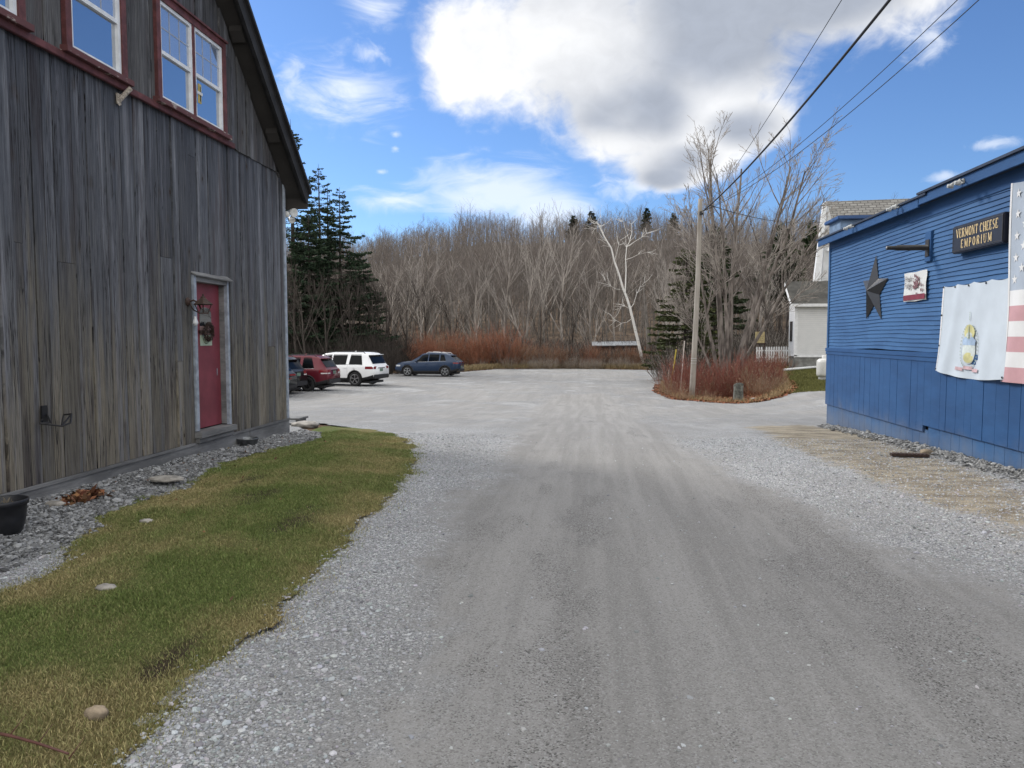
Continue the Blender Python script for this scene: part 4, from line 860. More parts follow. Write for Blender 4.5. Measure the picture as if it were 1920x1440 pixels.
# national flag
FU = np.array([XR - .05, 9.57, 1.06]); uW, uH = 4.2, 2.36
def fus(u, v, off=0.0):
    y = -(u * uW) + .10 * (1 - v) ** 6 * (1 - min(u * 8, 1)); z = v * uH - .02 * math.sin(u * 30) * (v > .9)
    x = -.025 - .018 * math.sin(u * 26 + v * 2) - .016 * math.sin(u * 55 - v * 5) * (1 - v * .6)
    return (x - off, y, z)
uf = thing('national_flag', 'large faded striped flag with a star field pinned beside the paler crest flag', 'flag', FU)
for nm, mt, rows in (('white_stripes', M_CLOTHW, range(1, 13, 2)), ('red_stripes', M_CLOTHR, range(0, 13, 2))):
    mb = MB()
    for r in rows: cloth(mb, fus, .0 if r < 6 else .40, 1, r / 13, (r + 1) / 13, 60, 3)
    mb.build(nm, mt, uf, world=False)
mb = MB(); cloth(mb, fus, 0, .40, 6 / 13, 1, 40, 20); mb.build('canton', M_CLOTHB, uf, world=False)
mb = MB()
for r in range(9):
    for c_ in range(6 if r % 2 == 0 else 5):
        u = .40 * (c_ * 2 + 1 + (r % 2)) / 12; v = 6/13 + 7/13 * (r + 1) / 10; p = fus(u, v, .006); pts = []
        for i in range(10): a = math.pi/2 + i * math.pi/5; q = .062 if i % 2 == 0 else .024; pts.append((p[0], p[1] + q * math.cos(a), p[2] + q * math.sin(a)))
        mb.face(pts)
mb.build('stars', M_CLOTHW, uf, world=False)
mb = MB(); cloth(mb, lambda u, v: fus(u, v, .004), 0, .008, 0, 1, 1, 40); mb.build('header_band', M_CLOTHW, uf, world=False)
# drain grate / plank on the dirt
p0 = ag(1705, 857); gr = MB(); gr.box((-.24, -.06, .0), (.24, .06, .035), .004); 
for i in range(9): gr.box((-.21 + i * .05, -.045, .0352), (-.185 + i * .05, .045, .042))
q = gr.build('drain_grate', M_RUST); q.location = (p0[0], p0[1], gz(p0[0], p0[1]) + .012); q.rotation_euler = (0, 0, -.12); finish(q, 'rusty flat grate lying on the tan dirt by the blue building', 'grate')
# ------------------------------------------------------------------ parked cars (front at +X, built at the origin, then placed)
def paint(name, c, rough=.28, metal=.0):
    def fn(k):
        a = k.noise(k.obj or k.P, 3.0, 4); setb(k, k.mix(k.mul(k.step(a, .3, .8), .05), c, (.22, .21, .19)), k.add(rough, k.mul(a, .10)), None, metal=metal, spec=.3, coat=.28)
    return material(name, fn)
M_TYRE = plain('tyre rubber', (.018, .018, .019), .85, .3, 30, bump=.3); M_RIM = plain('alloy rim', (.38, .39, .40), .35, .2, 30, .9); M_RIMD = plain('dark alloy rim', (.10, .10, .11), .35, .3, 30, .8)
M_CLAD = plain('black plastic cladding', (.022, .022, .024), .6, .2, 12); M_CGL = glass('car glass', (.004, .005, .006), .0, .12); M_TAIL = plain('red tail lamp', (.17, .010, .016), .15, .25, 40); M_TAILW = plain('clear tail lamp', (.55, .52, .52), .15, .1); M_CHR = plain('chrome', (.6, .6, .62), .18, .1, 9, 1.0)
M_PLATE = plain('green number plate', (.13, .20, .16), .5); M_HEAD = plain('headlamp lens', (.45, .47, .5), .1, .1)
def wheel(parent, x, y, r, w, rim_mat, spokes, side):
    m = MB(); m.smooth = True; h = w / 2
    m.lathe([(r * .66, -h), (r * .93, -h), (r * .99, -h * .7), (r, 0), (r * .99, h * .7), (r * .93, h), (r * .66, h), (r * .64, h * .3), (r * .64, -h * .3), (r * .66, -h)], (0, 0, 0), 'y', 32)
    t = m.build('wheel', M_TYRE, parent, world=False); t.location = (x, y, r)
    m = MB(); m.smooth = False; o = side * h
    m.lathe([(r * .64, o * .98), (r * .60, o * .90), (r * .60, o * .2), (0, o * .15)], (0, 0, 0), 'y', 28); m.build('barrel', M_CLAD, t, world=False)
    m = MB(); m.lathe([(r * .665, o * 1.0), (r * .61, o * 1.02), (r * .60, o * .80), (r * .64, o * .78)], (0, 0, 0), 'y', 28)
    for i in range(spokes):
        a = 2 * math.pi * i / spokes + .3
        for da in (-.09, .09):
            ca, sa = math.cos(a + da), math.sin(a + da); c0, s0 = math.cos(a), math.sin(a); q = r * .035
            A = np.array([c0 * r * .10, s0 * r * .10]); B = np.array([ca * r * .62, sa * r * .62]); nv = np.array([-(B-A)[1], (B-A)[0]]); nv = nv / np.hypot(*nv) * q
            P = [(A - nv), (B - nv), (B + nv), (A + nv)]; m.raw([(p[0], o * .70, p[1]) for p in P] + [(p[0], o * .92, p[1]) for p in P], [(0,1,2,3),(7,6,5,4),(0,4,5,1),(1,5,6,2),(2,6,7,3),(3,7,4,0)])
    m.lathe([(0, o * .96), (r * .13, o * .95), (r * .15, o * .7)], (0, 0, 0), 'y', 16); m.build('rim', rim_mat, t, world=False)
def car(label, s, pos, rz, body_mat, rim_mat=None, spokes=5):
    rim_mat = rim_mat or M_RIM
    L, Wd, H = s['L'], s['W'], s['H']; hw = Wd / 2; WB = s['wb']; wr = s['wr']; ro = s['ro']       # rear overhang
    t = thing('parked_car', label, 'car', (0, 0, 0))
    top = np.array(s['top']); belt = np.array(s['belt']); bot = np.array(s['bot'])
    xs_ = np.unique(np.concatenate([np.linspace(0, .5, 10), np.linspace(.5, L - .5, 36), np.linspace(L - .5, L, 10), top[:, 0]]))
    xs_ = xs_[np.concatenate([[True], np.diff(xs_) > .012])]
    def zt(x): return np.interp(x, top[:, 0], top[:, 1])
    def zb(x): return np.interp(x, belt[:, 0], belt[:, 1])
    def z0(x): return np.interp(x, bot[:, 0], bot[:, 1])
    def plan(x): return hw * (1 - .13 * (1 - ss(0, .55, x)) ** 1.6 - .20 * ss(L - .95, L, x) ** 1.7)
    def gh(x): return float(np.clip((zt(x) - zb(x)) / .45, 0, 1))
    def section(x):
        w = plan(x); zl, zB, zT = z0(x), zb(x), zt(x); zT = max(zT, zB + .012); gg = gh(x); m_ = zl + (zB - zl) * .5
        wr_ = w * (.80 - .02) * gg + w * .86 * (1 - gg); dz = zT - zB
        return [(0, zl), (w * .80, zl), (w * .95, zl + .05), (w * .985, zl + .16), (w * 1.0, m_ - .02), (w * .992, m_ + .12), (w * .985, zB - .10), (w * .955, zB), (w * (.93 - .02 * gg), zB + min(.03, dz * .2)),
                (wr_ + (w * .91 - wr_) * .12, zB + dz * .82), (wr_ * .955, zB + dz * .94), (wr_ * .80, zB + dz * .99), (0, zT + .018 * gg)]
    sec = [section(x) for x in xs_]; K = len(sec[0]); ring = []
    for x, q in zip(xs_, sec):
        ring.append([(x, -y, z) for y, z in q] + [(x, y, z) for y, z in q[-2:0:-1]])
    m = MB(); m.smooth = True; n_ = len(ring[0]); v = [p for r in ring for p in r]; f = []
    for i in range(len(ring) - 1):
        for k in range(n_): f.append((i*n_+k, i*n_+(k+1) % n_, (i+1)*n_+(k+1) % n_, (i+1)*n_+k))
    f.append(tuple(range(n_))[::-1]); f.append(tuple((len(ring)-1)*n_ + k for k in range(n_))); m.raw(v, f)
    body = m.build('body', [body_mat, M_CLAD], t, world=False)
    xr, xf = ro, ro + WB
    for wx in (xr, xf):
        for sd2 in (-1, 1):
            c = MB(); c.lathe([(0, -.24), (wr * 1.13, -.24), (wr * 1.13, .24), (0, .24)], (wx, sd2 * (hw - .12), wr + .01), 'y', 28); co = c.build('cut', M_CLAD, None)
            md = body.modifiers.new('b', 'BOOLEAN'); md.operation = 'DIFFERENCE'; md.object = co; md.solver = 'EXACT'
    bpy.context.view_layer.update(); me = bpy.data.meshes.new_from_object(body.evaluated_get(bpy.context.evaluated_depsgraph_get()))
    for md in list(body.modifiers):
        co = md.object; body.modifiers.remove(md); bpy.data.objects.remove(co)
    body.data = me; me.name = 'body'
    me.materials.clear(); me.materials.append(body_mat); me.materials.append(M_CLAD)
    for p in me.polygons:
        cx, cy, cz = p.center; inarch = any((cx - wx) ** 2 + (cz - wr - .01) ** 2 < (wr * 1.125) ** 2 for wx in (xr, xf)); p.material_index = 1 if (inarch or cz < z0(cx) + s.get('clad', .12)) else 0
        p.use_smooth = not inarch
    for wx in (xr, xf):
        for sd2 in (-1, 1): wheel(t, wx, sd2 * (hw - .125), wr, .235, rim_mat, spokes, sd2)
    for wx in (xr, xf):                                                      # arch lips
        for sd2 in (-1, 1):
            a = np.linspace(math.radians(-12), math.radians(192), 22); m = MB(); m.smooth = True; w_ = float(plan(wx)) * 1.0
            m.tube([(wx + wr * 1.15 * math.cos(q), sd2 * (np.interp(wr + .01 + wr * 1.15 * math.sin(q), [p[1] for p in section(wx)[:8]], [p[0] for p in section(wx)[:8]]) - .012), wr + .01 + wr * 1.15 * math.sin(q)) for q in a], [.030] * 22, 6); m.build('arch_trim', M_CLAD if s.get('archclad', True) else body_mat, t, world=False)
    def side_pt(x, z, sd2, off):
        q = section(x); zz = [p[1] for p in q[:11]]; yy_ = [p[0] for p in q[:11]]; return (x, sd2 * (np.interp(z, zz, yy_) + off), z)
    for sd2 in (-1, 1):                                                      # side windows: (rear bottom, front bottom, front top, rear top)
        for wi in s['win']:
            m = MB(); m.smooth = True; nu, nv = 10, 4; P = []
            for j in range(nv + 1):
                for i in range(nu + 1):
                    u, v_ = i / nu, j / nv; xa = wi[0] + (wi[3] - wi[0]) * v_; xb = wi[1] + (wi[2] - wi[1]) * v_; x = xa + (xb - xa) * u
                    zlo = zb(x) + .035; zhi = zb(x) + (max(zt(x), zb(x) + .05) - zb(x)) * .86; P.append(side_pt(x, zlo + (zhi - zlo) * v_, sd2, .007))
            m.raw(P, [(j*(nu+1)+i, j*(nu+1)+i+1, (j+1)*(nu+1)+i+1, (j+1)*(nu+1)+i) for j in range(nv) for i in range(nu)]); m.build('side_window', M_CGL, t, world=False)
        m = MB(); m.smooth = True; X0, X1 = s['win'][-1][0], s['win'][0][1]; xx = np.linspace(X0, X1, 20)
        m.tube([side_pt(x, zb(x) + .018, sd2, .006) for x in xx], [.010] * 20, 5); m.build('window_trim', M_CHR if s.get('chrome', True) else M_CLAD, t, world=False)
        m = MB(); m.tube([(s['rail'][0], sd2 * .58 * hw * 1.18, zt(s['rail'][0]) - .03), (s['rail'][0] + .12, sd2 * .58 * hw * 1.18, zt(s['rail'][0] + .12) + .05), (s['rail'][1] - .15, sd2 * .58 * hw * 1.18, zt(s['rail'][1] - .15) + .05), (s['rail'][1], sd2 * .58 * hw * 1.18, zt(s['rail'][1]) - .03)], [.02] * 4, 6); m.build('roof_rail', s.get('railmat', M_CLAD), t, world=False)
        m = MB(); m.smooth = True; mx = s['win'][0][1] - .16; y_ = side_pt(mx, zb(mx) + .05, sd2, 0)[1]; m.ico((mx + .02, y_ + sd2 * .11, zb(mx) + .09), .10, 2, 0, (.8, 1.1, .75)); m.tube([(mx, y_ - sd2 * .02, zb(mx) + .05), (mx + .01, y_ + sd2 * .08, zb(mx) + .06)], [.03, .03], 6); m.build('mirror', body_mat, t, world=False)
        for hx in s['handles']:
            m = MB(); a = side_pt(hx, zb(hx) - .14, sd2, .004); m.tube([(hx - .10, a[1], a[2]), (hx - .07, a[1] + sd2 * .03, a[2]), (hx + .07, a[1] + sd2 * .03, a[2]), (hx + .10, a[1], a[2])], [.014] * 4, 6); m.build('door_handle', s.get('handmat', body_mat), t, world=False)
        m = MB()                                                             # door shut lines
        for dx in s['doors']:
            zz = np.linspace(z0(dx) + .20, zb(dx) - .01, 10); m.tube([side_pt(dx + .05 * math.sin((z - z0(dx)) * 2.5), z, sd2, -.003) for z in zz], [.006] * 10, 4, False)
        m.build('door_seam', M_CLAD, t, world=False)
        # lamps wrap round the corners
        for nm, mt, (xa, xb, za, zc, inn) in s['lamps']:
            m = MB(); m.smooth = True; P = []; nu, nv = 10, 3
            path = [(x, None) for x in np.linspace(xa, 0.0, 6)]
            for j in range(nv + 1):
                z = za + (zc - za) * j / nv
                for i in range(nu + 1):
                    if i <= 6:
                        x = xb + (0.012 - xb) * i / 6 if xb < L / 2 else xb + (L - .012 - xb) * i / 6
                        p = side_pt(x, z, sd2, .009)
                    else:
                        xe = 0.0 if xb < L / 2 else L
                        yend = abs(side_pt(max(.0, min(L, xe)), z, sd2, 0)[1]); y = yend * (1 - inn * (i - 6) / 4); p = ((-.010 if xb < L / 2 else L + .010) , sd2 * y, z)
                    # follow the sloping tail
                    if xb < L / 2:
                        zbk = np.interp(p[0], xs_, [q[-1][1] for q in sec]) if i > 6 else None
                    P.append(p)
            m.raw(P, [(j*(nu+1)+i, j*(nu+1)+i+1, (j+1)*(nu+1)+i+1, (j+1)*(nu+1)+i) for j in range(nv) for i in range(nu)]); m.build(nm, mt, t, world=False)
    # rear screen and windscreen follow the top surface
    for nm, (xa, xb), fr in (('rear_window', s['rearglass'], .80), ('windscreen', s['frontglass'], .84)):
        m = MB(); m.smooth = True; P = []; nu, nv = 12, 8
        for j in range(nv + 1):
            x = xa + (xb - xa) * j / nv; q = section(x); slope = (zt(x + .01) - zt(x - .01)) / .02; nl = math.hypot(1, slope); off = .012
            wmx = q[9][0] * .97
            for i in range(nu + 1):
                u = -1 + 2 * i / nu; y = u * wmx * fr / .84; z = np.interp(abs(y), [q[-1][0], q[-2][0], q[-3][0], q[-4][0]], [q[-1][1], q[-2][1], q[-3][1], q[-4][1]])
                P.append((x - off * slope / nl, y, z + off / nl))
        m.raw(P, [(j*(nu+1)+i, j*(nu+1)+i+1, (j+1)*(nu+1)+i+1, (j+1)*(nu+1)+i) for j in range(nv) for i in range(nu)]); m.build(nm, M_CGL, t, world=False)
    zr = s['bumper']; m = MB(); m.box((-.05, -hw * .80, zr[0]), (.10, hw * .80, zr[1]), .03); m.box((-.065, -hw * .42, zr[0] + .01), (-.04, hw * .42, zr[0] + .10), .01); m.build('rear_bumper', M_CLAD, t, world=False)
    m = MB(); m.box((-.022, -.16, s['plate']), (-.012, .16, s['plate'] + .15), .003); m.build('number_plate', s.get('platemat', M_PLATE), t, world=False)
    m = MB(); m.box((-.03, -hw * .36, s['plate'] + .17), (-.008, hw * .36, s['plate'] + .205), .006); m.build('tailgate_trim', s.get('gatemat', M_CLAD), t, world=False)
    xs0 = s['rearglass'][1]; m = MB(); m.smooth = True; m.box((xs0 - .16, -hw * .68, zt(xs0) - .005), (xs0 + .12, hw * .68, zt(xs0) + .03), .012); m.build('spoiler', body_mat if s.get('spbody', True) else M_CLAD, t, world=False)
    m = MB(); m.raw([(L * .30, -.02, H + .005), (L * .30 + .16, -.012, H), (L * .30 + .16, .012, H), (L * .30, .02, H + .005), (L * .30 + .01, 0, H + .075)], [(0,1,4),(1,2,4),(2,3,4),(3,0,4)]); m.build('aerial_fin', body_mat, t, world=False)
    m = MB(); m.box((.25, -hw * .7, .16), (L - .3, hw * .7, .28)); m.build('underbody', M_CLAD, t, world=False)
    t.location = [float(v) for v in pos]; t.rotation_euler = (0, 0, rz); return t
PILOT = dict(L=5.0, W=1.99, H=1.80, wb=2.89, wr=.385, ro=1.05, clad=.16,
    top=[(0, 1.06), (.06, 1.10), (.10, 1.16), (.36, 1.66), (.46, 1.74), (.75, 1.785), (1.8, 1.80), (2.6, 1.79), (3.0, 1.74), (3.2, 1.66), (3.95, 1.16), (4.0, 1.14), (4.6, 1.06), (4.85, .98), (5.0, .80)],
    belt=[(0, 1.05), (.15, 1.10), (1.0, 1.13), (2.5, 1.10), (3.9, 1.08), (4.1, 1.07), (4.6, 1.0), (4.85, .93), (5.0, .74)], bot=[(0, .46), (.3, .36), (.7, .28), (4.5, .27), (5, .36)],
    win=[(2.55, 3.60, 3.10, 2.50), (1.62, 2.47, 2.42, 1.54), (.62, 1.44, 1.34, .72)], rail=(.55, 2.9), handles=(1.62, 2.55), doors=(1.46, 2.52, 3.62), rearglass=(.115, .355), frontglass=(3.24, 3.92), bumper=(.40, .62), plate=.78,
    lamps=[('tail_lamp', M_TAIL, (0, .42, .92, 1.06, .34)), ('headlamp', M_HEAD, (4.9, 4.55, .80, .90, .25))], chrome=False, archclad=True)
FOREST = dict(PILOT, L=4.62, W=1.82, H=1.73, wb=2.67, wr=.355, ro=.98, clad=.14,
    top=[(0, 1.02), (.06, 1.05), (.10, 1.10), (.42, 1.58), (.55, 1.67), (1.0, 1.72), (1.8, 1.73), (2.3, 1.71), (2.65, 1.65), (2.85, 1.56), (3.45, 1.10), (3.5, 1.08), (4.2, 1.0), (4.45, .92), (4.62, .74)],
    belt=[(0, 1.0), (.2, 1.08), (.9, 1.07), (2.4, 1.03), (3.4, 1.02), (3.6, 1.01), (4.2, .94), (4.45, .87), (4.62, .68)], bot=[(0, .42), (.3, .34), (.7, .25), (4.2, .24), (4.62, .34)],
    win=[(2.28, 3.15, 2.72, 2.25), (1.42, 2.20, 2.17, 1.36), (.66, 1.28, 1.20, .80)], rail=(.6, 2.6), handles=(1.42, 2.3), doors=(1.30, 2.24, 3.2), rearglass=(.13, .40), frontglass=(2.88, 3.42), bumper=(.36, .58), plate=.82,
    lamps=[('tail_lamp', M_TAIL, (0, .40, .90, 1.05, .40)), ('reversing_lamp', M_TAILW, (0, .30, .84, .895, .40)), ('headlamp', M_HEAD, (4.5, 4.2, .72, .84, .25))], chrome=True, platemat=M_PLATE)
LINC = dict(PILOT, L=4.55, W=1.86, H=1.65, wb=2.69, wr=.36, ro=.93, clad=.14,
    top=[(0, .98), (.06, 1.02), (.12, 1.08), (.62, 1.48), (.80, 1.56), (1.3, 1.63), (1.9, 1.65), (2.3, 1.63), (2.6, 1.56), (3.35, 1.09), (3.4, 1.07), (4.1, .99), (4.4, .90), (4.55, .70)],
    belt=[(0, .97), (.2, 1.06), (.9, 1.06), (2.4, 1.00), (3.3, .98), (3.5, .98), (4.1, .92), (4.4, .84), (4.55, .64)], bot=[(0, .44), (.3, .34), (.7, .25), (4.1, .24), (4.55, .30)],
    win=[(2.18, 3.10, 2.55, 2.12), (1.38, 2.10, 2.05, 1.34), (.86, 1.28, 1.25, 1.02)], rail=(.8, 2.3), handles=(1.38, 2.25), doors=(1.25, 2.14, 3.15), rearglass=(.16, .58), frontglass=(2.65, 3.30), bumper=(.36, .52), plate=.60,
    lamps=[('tail_lamp', M_TAIL, (0, .36, .90, .99, .75)), ('headlamp', M_HEAD, (4.5, 4.15, .70, .80, .35))], chrome=True, railmat=M_CHR, gatemat=M_TAIL)
def place(px, py, Y, spec, adj=(0, 0)):
    """ground point seen at a pixel column at depth Y"""
    p = ay(px, py, Y); return np.array([p[0] + adj[0], Y + adj[1], 0])
def park(label, spec, wheel_px, Y, az_deg, mat, **kw):
    """put the near (left side) rear wheel at pixel column wheel_px, depth Y; heading az_deg left of +Y"""
    rz = math.radians(90 + az_deg); p = ay(wheel_px, 720, Y); off = Matrix.Rotation(rz, 3, 'Z') @ Vector((spec['ro'], spec['W'] / 2 - .12, 0))
    x, y = p[0] - off.x, Y - off.y; return car(label, spec, (x, y, gz(p[0], Y) + .005), rz, mat, **kw)
park('white three row suv parked with black windows showing its tail', PILOT, 667, 38.6, 77, paint('white car paint', (.74, .75, .76)), spokes=5)
park('dark blue suv parked side on at the far brush', LINC, 835, 50.5, 86, paint('dark blue car paint', (.010, .026, .062), .25, .3), spokes=5)
park('dark red suv between the black suv and the white suv', FOREST, 578, 34.4, 87, paint('dark red car paint', (.105, .008, .018), .25, .25), rim_mat=M_RIMD, spokes=5)
park('black suv with red tail lamp half hidden by the barn corner', dict(FOREST), 506, 32.2, 82, paint('black car paint', (.008, .010, .011), .25, .2), rim_mat=M_RIMD, spokes=5)
park('dark grey suv nearest the barn corner of which only the tail shows', dict(LINC), 482, 30.0, 82, paint('charcoal car paint', (.016, .019, .022), .3, .2), spokes=5)
# ------------------------------------------------------------------ background buildings, fence, pole, wires
def m_sid(k):
    z = k.sep(k.pos)[2]; st = k.m('FRACT', k.mul(z, 9.1)); n1 = k.noise(k.pos, 3, 5)
    c = k.mix(k.step(st, .12, .02), k.mix(n1, (.55, .56, .57), (.70, .70, .70)), (.30, .31, .33)); setb(k, c, .6, k.m('FRACT', k.mul(z, 9.1)), .5, .02)
M_SID = material('white lap siding', m_sid)
M_WOODW = plain('white house trim', (.68, .69, .70), .6, .10, 6); M_SHADE = plain('white soffit in shade', (.52, .53, .54), .7, .10, 3)  # soffit grey is white trim with the overhang's shade put into its colour
def m_shing(k):
    p = k.P; b = k.node('ShaderNodeTexBrick', Vector=k.scale(k.node('ShaderNodeTexCoord').outputs['UV'], (1, 1, 1)), Scale=1.0)
    b.inputs['Color1'].default_value = (.155, .150, .14, 1); b.inputs['Color2'].default_value = (.26, .255, .24, 1); b.inputs['Mortar'].default_value = (.06, .058, .055, 1); b.inputs['Mortar Size'].default_value = .03; b.inputs['Brick Width'].default_value = .45; b.inputs['Row Height'].default_value = .24
    setb(k, k.mix(k.mul(k.noise(k.pos, 2.2, 6), .4), b.outputs[0], (.12, .11, .10)), .85, b.outputs[1], .4, .02)
M_SHING = material('old grey shingles', m_shing)
M_DKROOF = plain('dark asphalt shingle', (.070, .068, .062), .9, .4, 2.5, bump=.4); M_CONC = plain('grey foundation', (.22, .22, .21), .9, .35, 3, bump=.3)
def uvquad(me, sc=1.0):
    uv = me.uv_layers.new(name='UVMap')
    for p in me.polygons:
        nrm = p.normal; u = Vector((0, 0, 1)).cross(nrm); u = u.normalized() if u.length > .01 else Vector((1, 0, 0)); v = nrm.cross(u)
        for li in p.loop_indices: co = me.vertices[me.loops[li].vertex_index].co; uv.data[li].uv = (co.dot(u) * sc, co.dot(v) * sc)
YH = 42.0; pL = ay(1487, 690, YH); hz = pL[2]; pR = ay(1562, 690, YH)
house = thing('white_house', 'white clapboard house with a shingle roof behind the blue shop', 'house', (pL[0], YH, hz - .1))
x0, x1 = pL[0] + .05, pL[0] + 6.0; ze = ay(1487, 572, YH)[2]; zf = ay(1487, 668, YH)[2]
mb = MB(); mb.box((x0, YH, zf), (x1, YH + 1.25, ze)); mb.build('porch_wall', M_SID, house)
mb = MB(); mb.box((x0 + .04, YH + .04, hz - .8), (x1, YH + 1.25, zf - .002)); mb.build('foundation', M_CONC, house)
mb = MB(); mb.box((x0 - .03, YH - .03, zf), (x0 + .14, YH + .0 - .002, ze)); mb.box((x0 - .03, YH - .03, zf - .05), (x1, YH - .002, zf + .06)); mb.box((x0 - .03, YH - .028, ze - .16), (x1, YH - .002, ze)); mb.box((x0 - .028, YH, zf), (x0 - .002, YH + 1.25, zf + .05)); mb.build('porch_trim', M_WOODW, house)
mb = MB(); mb.box((x0 - .03, YH + .45, zf + .8), (x0 + .02, YH + .95, zf + 1.9)); mb.build('porch_window', M_PANE2, house)
zr_ = ay(1482, 531, YH + 1.25)[2]; mb = MB(); A = (x0 - .30, YH - .30, ze - .02); B = (x1, YH - .30, ze - .02); Cc = (x1, YH + 1.25, zr_ + .0); D = (x0 - .30, YH + 1.25, zr_ + .0)
up = np.array([0, 0, .10]); mb.raw([A, B, Cc, D] + [tuple(np.array(q) + up) for q in (A, B, Cc, D)], [(3,2,1,0),(4,5,6,7),(0,1,5,4),(1,2,6,5),(2,3,7,6),(3,0,4,7)]); mb.build('porch_roof', M_DKROOF, house)
mb = MB(); mb.box((x0 - .32, YH - .36, ze - .10), (x1, YH - .31, ze + .06)); mb.raw([(x0 - .33, YH - .30, ze - .10), (x0 - .33, YH + 1.25, zr_ - .1), (x0 - .33, YH + 1.25, zr_ + .12), (x0 - .33, YH - .30, ze + .10), (x0 - .302, YH - .30, ze - .10), (x0 - .302, YH + 1.25, zr_ - .1), (x0 - .302, YH + 1.25, zr_ + .12), (x0 - .302, YH - .30, ze + .10)], [(0,3,2,1),(4,5,6,7),(0,1,5,4),(2,3,7,6)]); mb.build('porch_eave', M_WOODW, house)
# main block, turned a little towards the drive
Rp = ay(1548, 378, 52.0); Ep = ay(1529, 528, 46.8); d_r = np.array([.90, -.10, 0]); d_r /= np.linalg.norm(d_r)
Bp = Rp + (Rp - Ep) * np.array([1, 1, 0]) + np.array([0, 0, Ep[2] - Rp[2]])
def slab(m, P0, P1, ln, th):
    q = [P0, P0 + d_r * ln, P1 + d_r * ln, P1]; q2 = [p + np.array([0, 0, -th]) for p in q]; m.raw([*q, *q2], [(0,1,2,3),(7,6,5,4),(0,4,5,1),(1,5,6,2),(2,6,7,3),(3,7,4,0)])
mb = MB(); slab(mb, Rp, Ep, 11, .10); slab(mb, Rp + [0, 0, .001], Bp, 11, .10); o = mb.build('main_roof', M_SHING, house); uvquad(o.data)
mb = MB()
for P1 in (Ep, Bp):
    a, b = Rp - d_r * .03 + [0, 0, .03], P1 - d_r * .03 + [0, 0, .03]; w = d_r * .028; h = np.array([0, 0, -.42]); q = [a, b, b + h, a + h]; mb.raw([*q, *[p + w for p in q]], [(0,1,2,3),(7,6,5,4),(0,4,5,1),(1,5,6,2),(2,6,7,3),(3,7,4,0)])
mb.build('rake_board', M_WOODW, house)
gi = d_r * .75; mb = MB(); dn = np.array([0, 0, -.12]); f_ = (Rp - Ep) * np.array([1, 1, 0]); f_ /= np.linalg.norm(f_); ins = f_ * .45
def slab2(P0, P1): q = [P0 + dn, P0 + dn + gi, P1 + dn + gi, P1 + dn]; mb.raw([*q, *[p + [0, 0, -.04] for p in q]], [(0,1,2,3),(7,6,5,4),(0,4,5,1),(1,5,6,2),(2,6,7,3),(3,7,4,0)])
slab2(Rp, Ep); slab2(Rp, Bp); e0 = Ep + [0, 0, -.42]; mb.raw([e0, e0 + d_r * 11, e0 + d_r * 11 + ins, e0 + ins, e0 + [0, 0, .3], e0 + d_r * 11 + [0, 0, .3], e0 + d_r * 11 + ins + [0, 0, .28], e0 + ins + [0, 0, .28]], [(3,2,1,0),(0,1,5,4),(0,4,7,3),(1,2,6,5)]); mb.build('eave_soffit', M_SHADE, house)
mb = MB(); a, b, c_ = Ep + ins + gi, Bp - ins + gi, Rp + gi + [0, 0, -.5]; zl_ = hz - .5
fl_ = lambda p: np.array([p[0], p[1], zl_]); ta, tb = np.array([a[0], a[1], Ep[2] - .1]), np.array([b[0], b[1], Bp[2] - .1]); ln = d_r * 9.5
mb.raw([fl_(a), fl_(b), tb, c_, ta, fl_(a) + ln, fl_(b) + ln, tb + ln, c_ + ln, ta + ln], [(0,1,2,3,4),(9,8,7,6,5),(0,4,9,5),(1,6,7,2),(3,2,7,8),(4,3,8,9)]); mb.build('main_wall', M_SID, house)
YC = 45.6
def prism(nm, mt, pp_, ya, yb):
    F_ = [ay(a, b, ya) for a, b in pp_]; B_ = [q + np.array([0, yb - ya, 0]) for q in F_]; m = MB(); k_ = len(F_); m.raw([*F_, *B_], [tuple(range(k_)), tuple(range(2*k_-1, k_-1, -1))] + [(i, k_+i, k_+(i+1) % k_, (i+1) % k_) for i in range(k_)]); m.build(nm, mt, house)
prism('gable_cornice', M_WOODW, [(1544, 381), (1551, 377), (1543, 470), (1539, 528), (1526, 528)], YC, YC + .25)
prism('cornice_soffit', M_SHADE, [(1552, 383), (1562, 425), (1556, 526), (1540, 527), (1545, 470)], YC + .1, YC + .3)
prism('corner_wall', M_SID, [(1560, 430), (1640, 430), (1640, 668), (1545, 668), (1545, 528), (1555, 527)], YC + .31, YC + .5)
p0 = ay(1555, 466, 46.6); p0 = np.array(Ep) + gi * .9 + np.array([.1, .1, 2.0]); hl = thing('eave_light', 'small white light under the gable overhang of the white house', 'lamp', ay(1553, 466, YC - .05))
mb = MB(); mb.smooth = True; mb.lathe([(0, 0), (.05, 0), (.10, -.16), (.09, -.18), (0, -.14)]); mb.build('shade', M_WOODW, hl, world=False); mb = MB(); mb.tube([(0, 0, 0), (.1, .1, .10), (.30, .1, .12)], [.02] * 3, 6); mb.build('arm', M_WOODW, hl, world=False)
# white pipe lying on the grass
a, b = ag(1468, 697), ag(1545, 692); mb = MB(); mb.tube([(a[0], a[1], gz(*a[:2]) + .10), (b[0], b[1], gz(*b[:2]) + .16)], [.06, .06], 10); finish(mb.build('downpipe', M_WOODW), 'white pipe lying on the grass in front of the white porch', 'pipe')
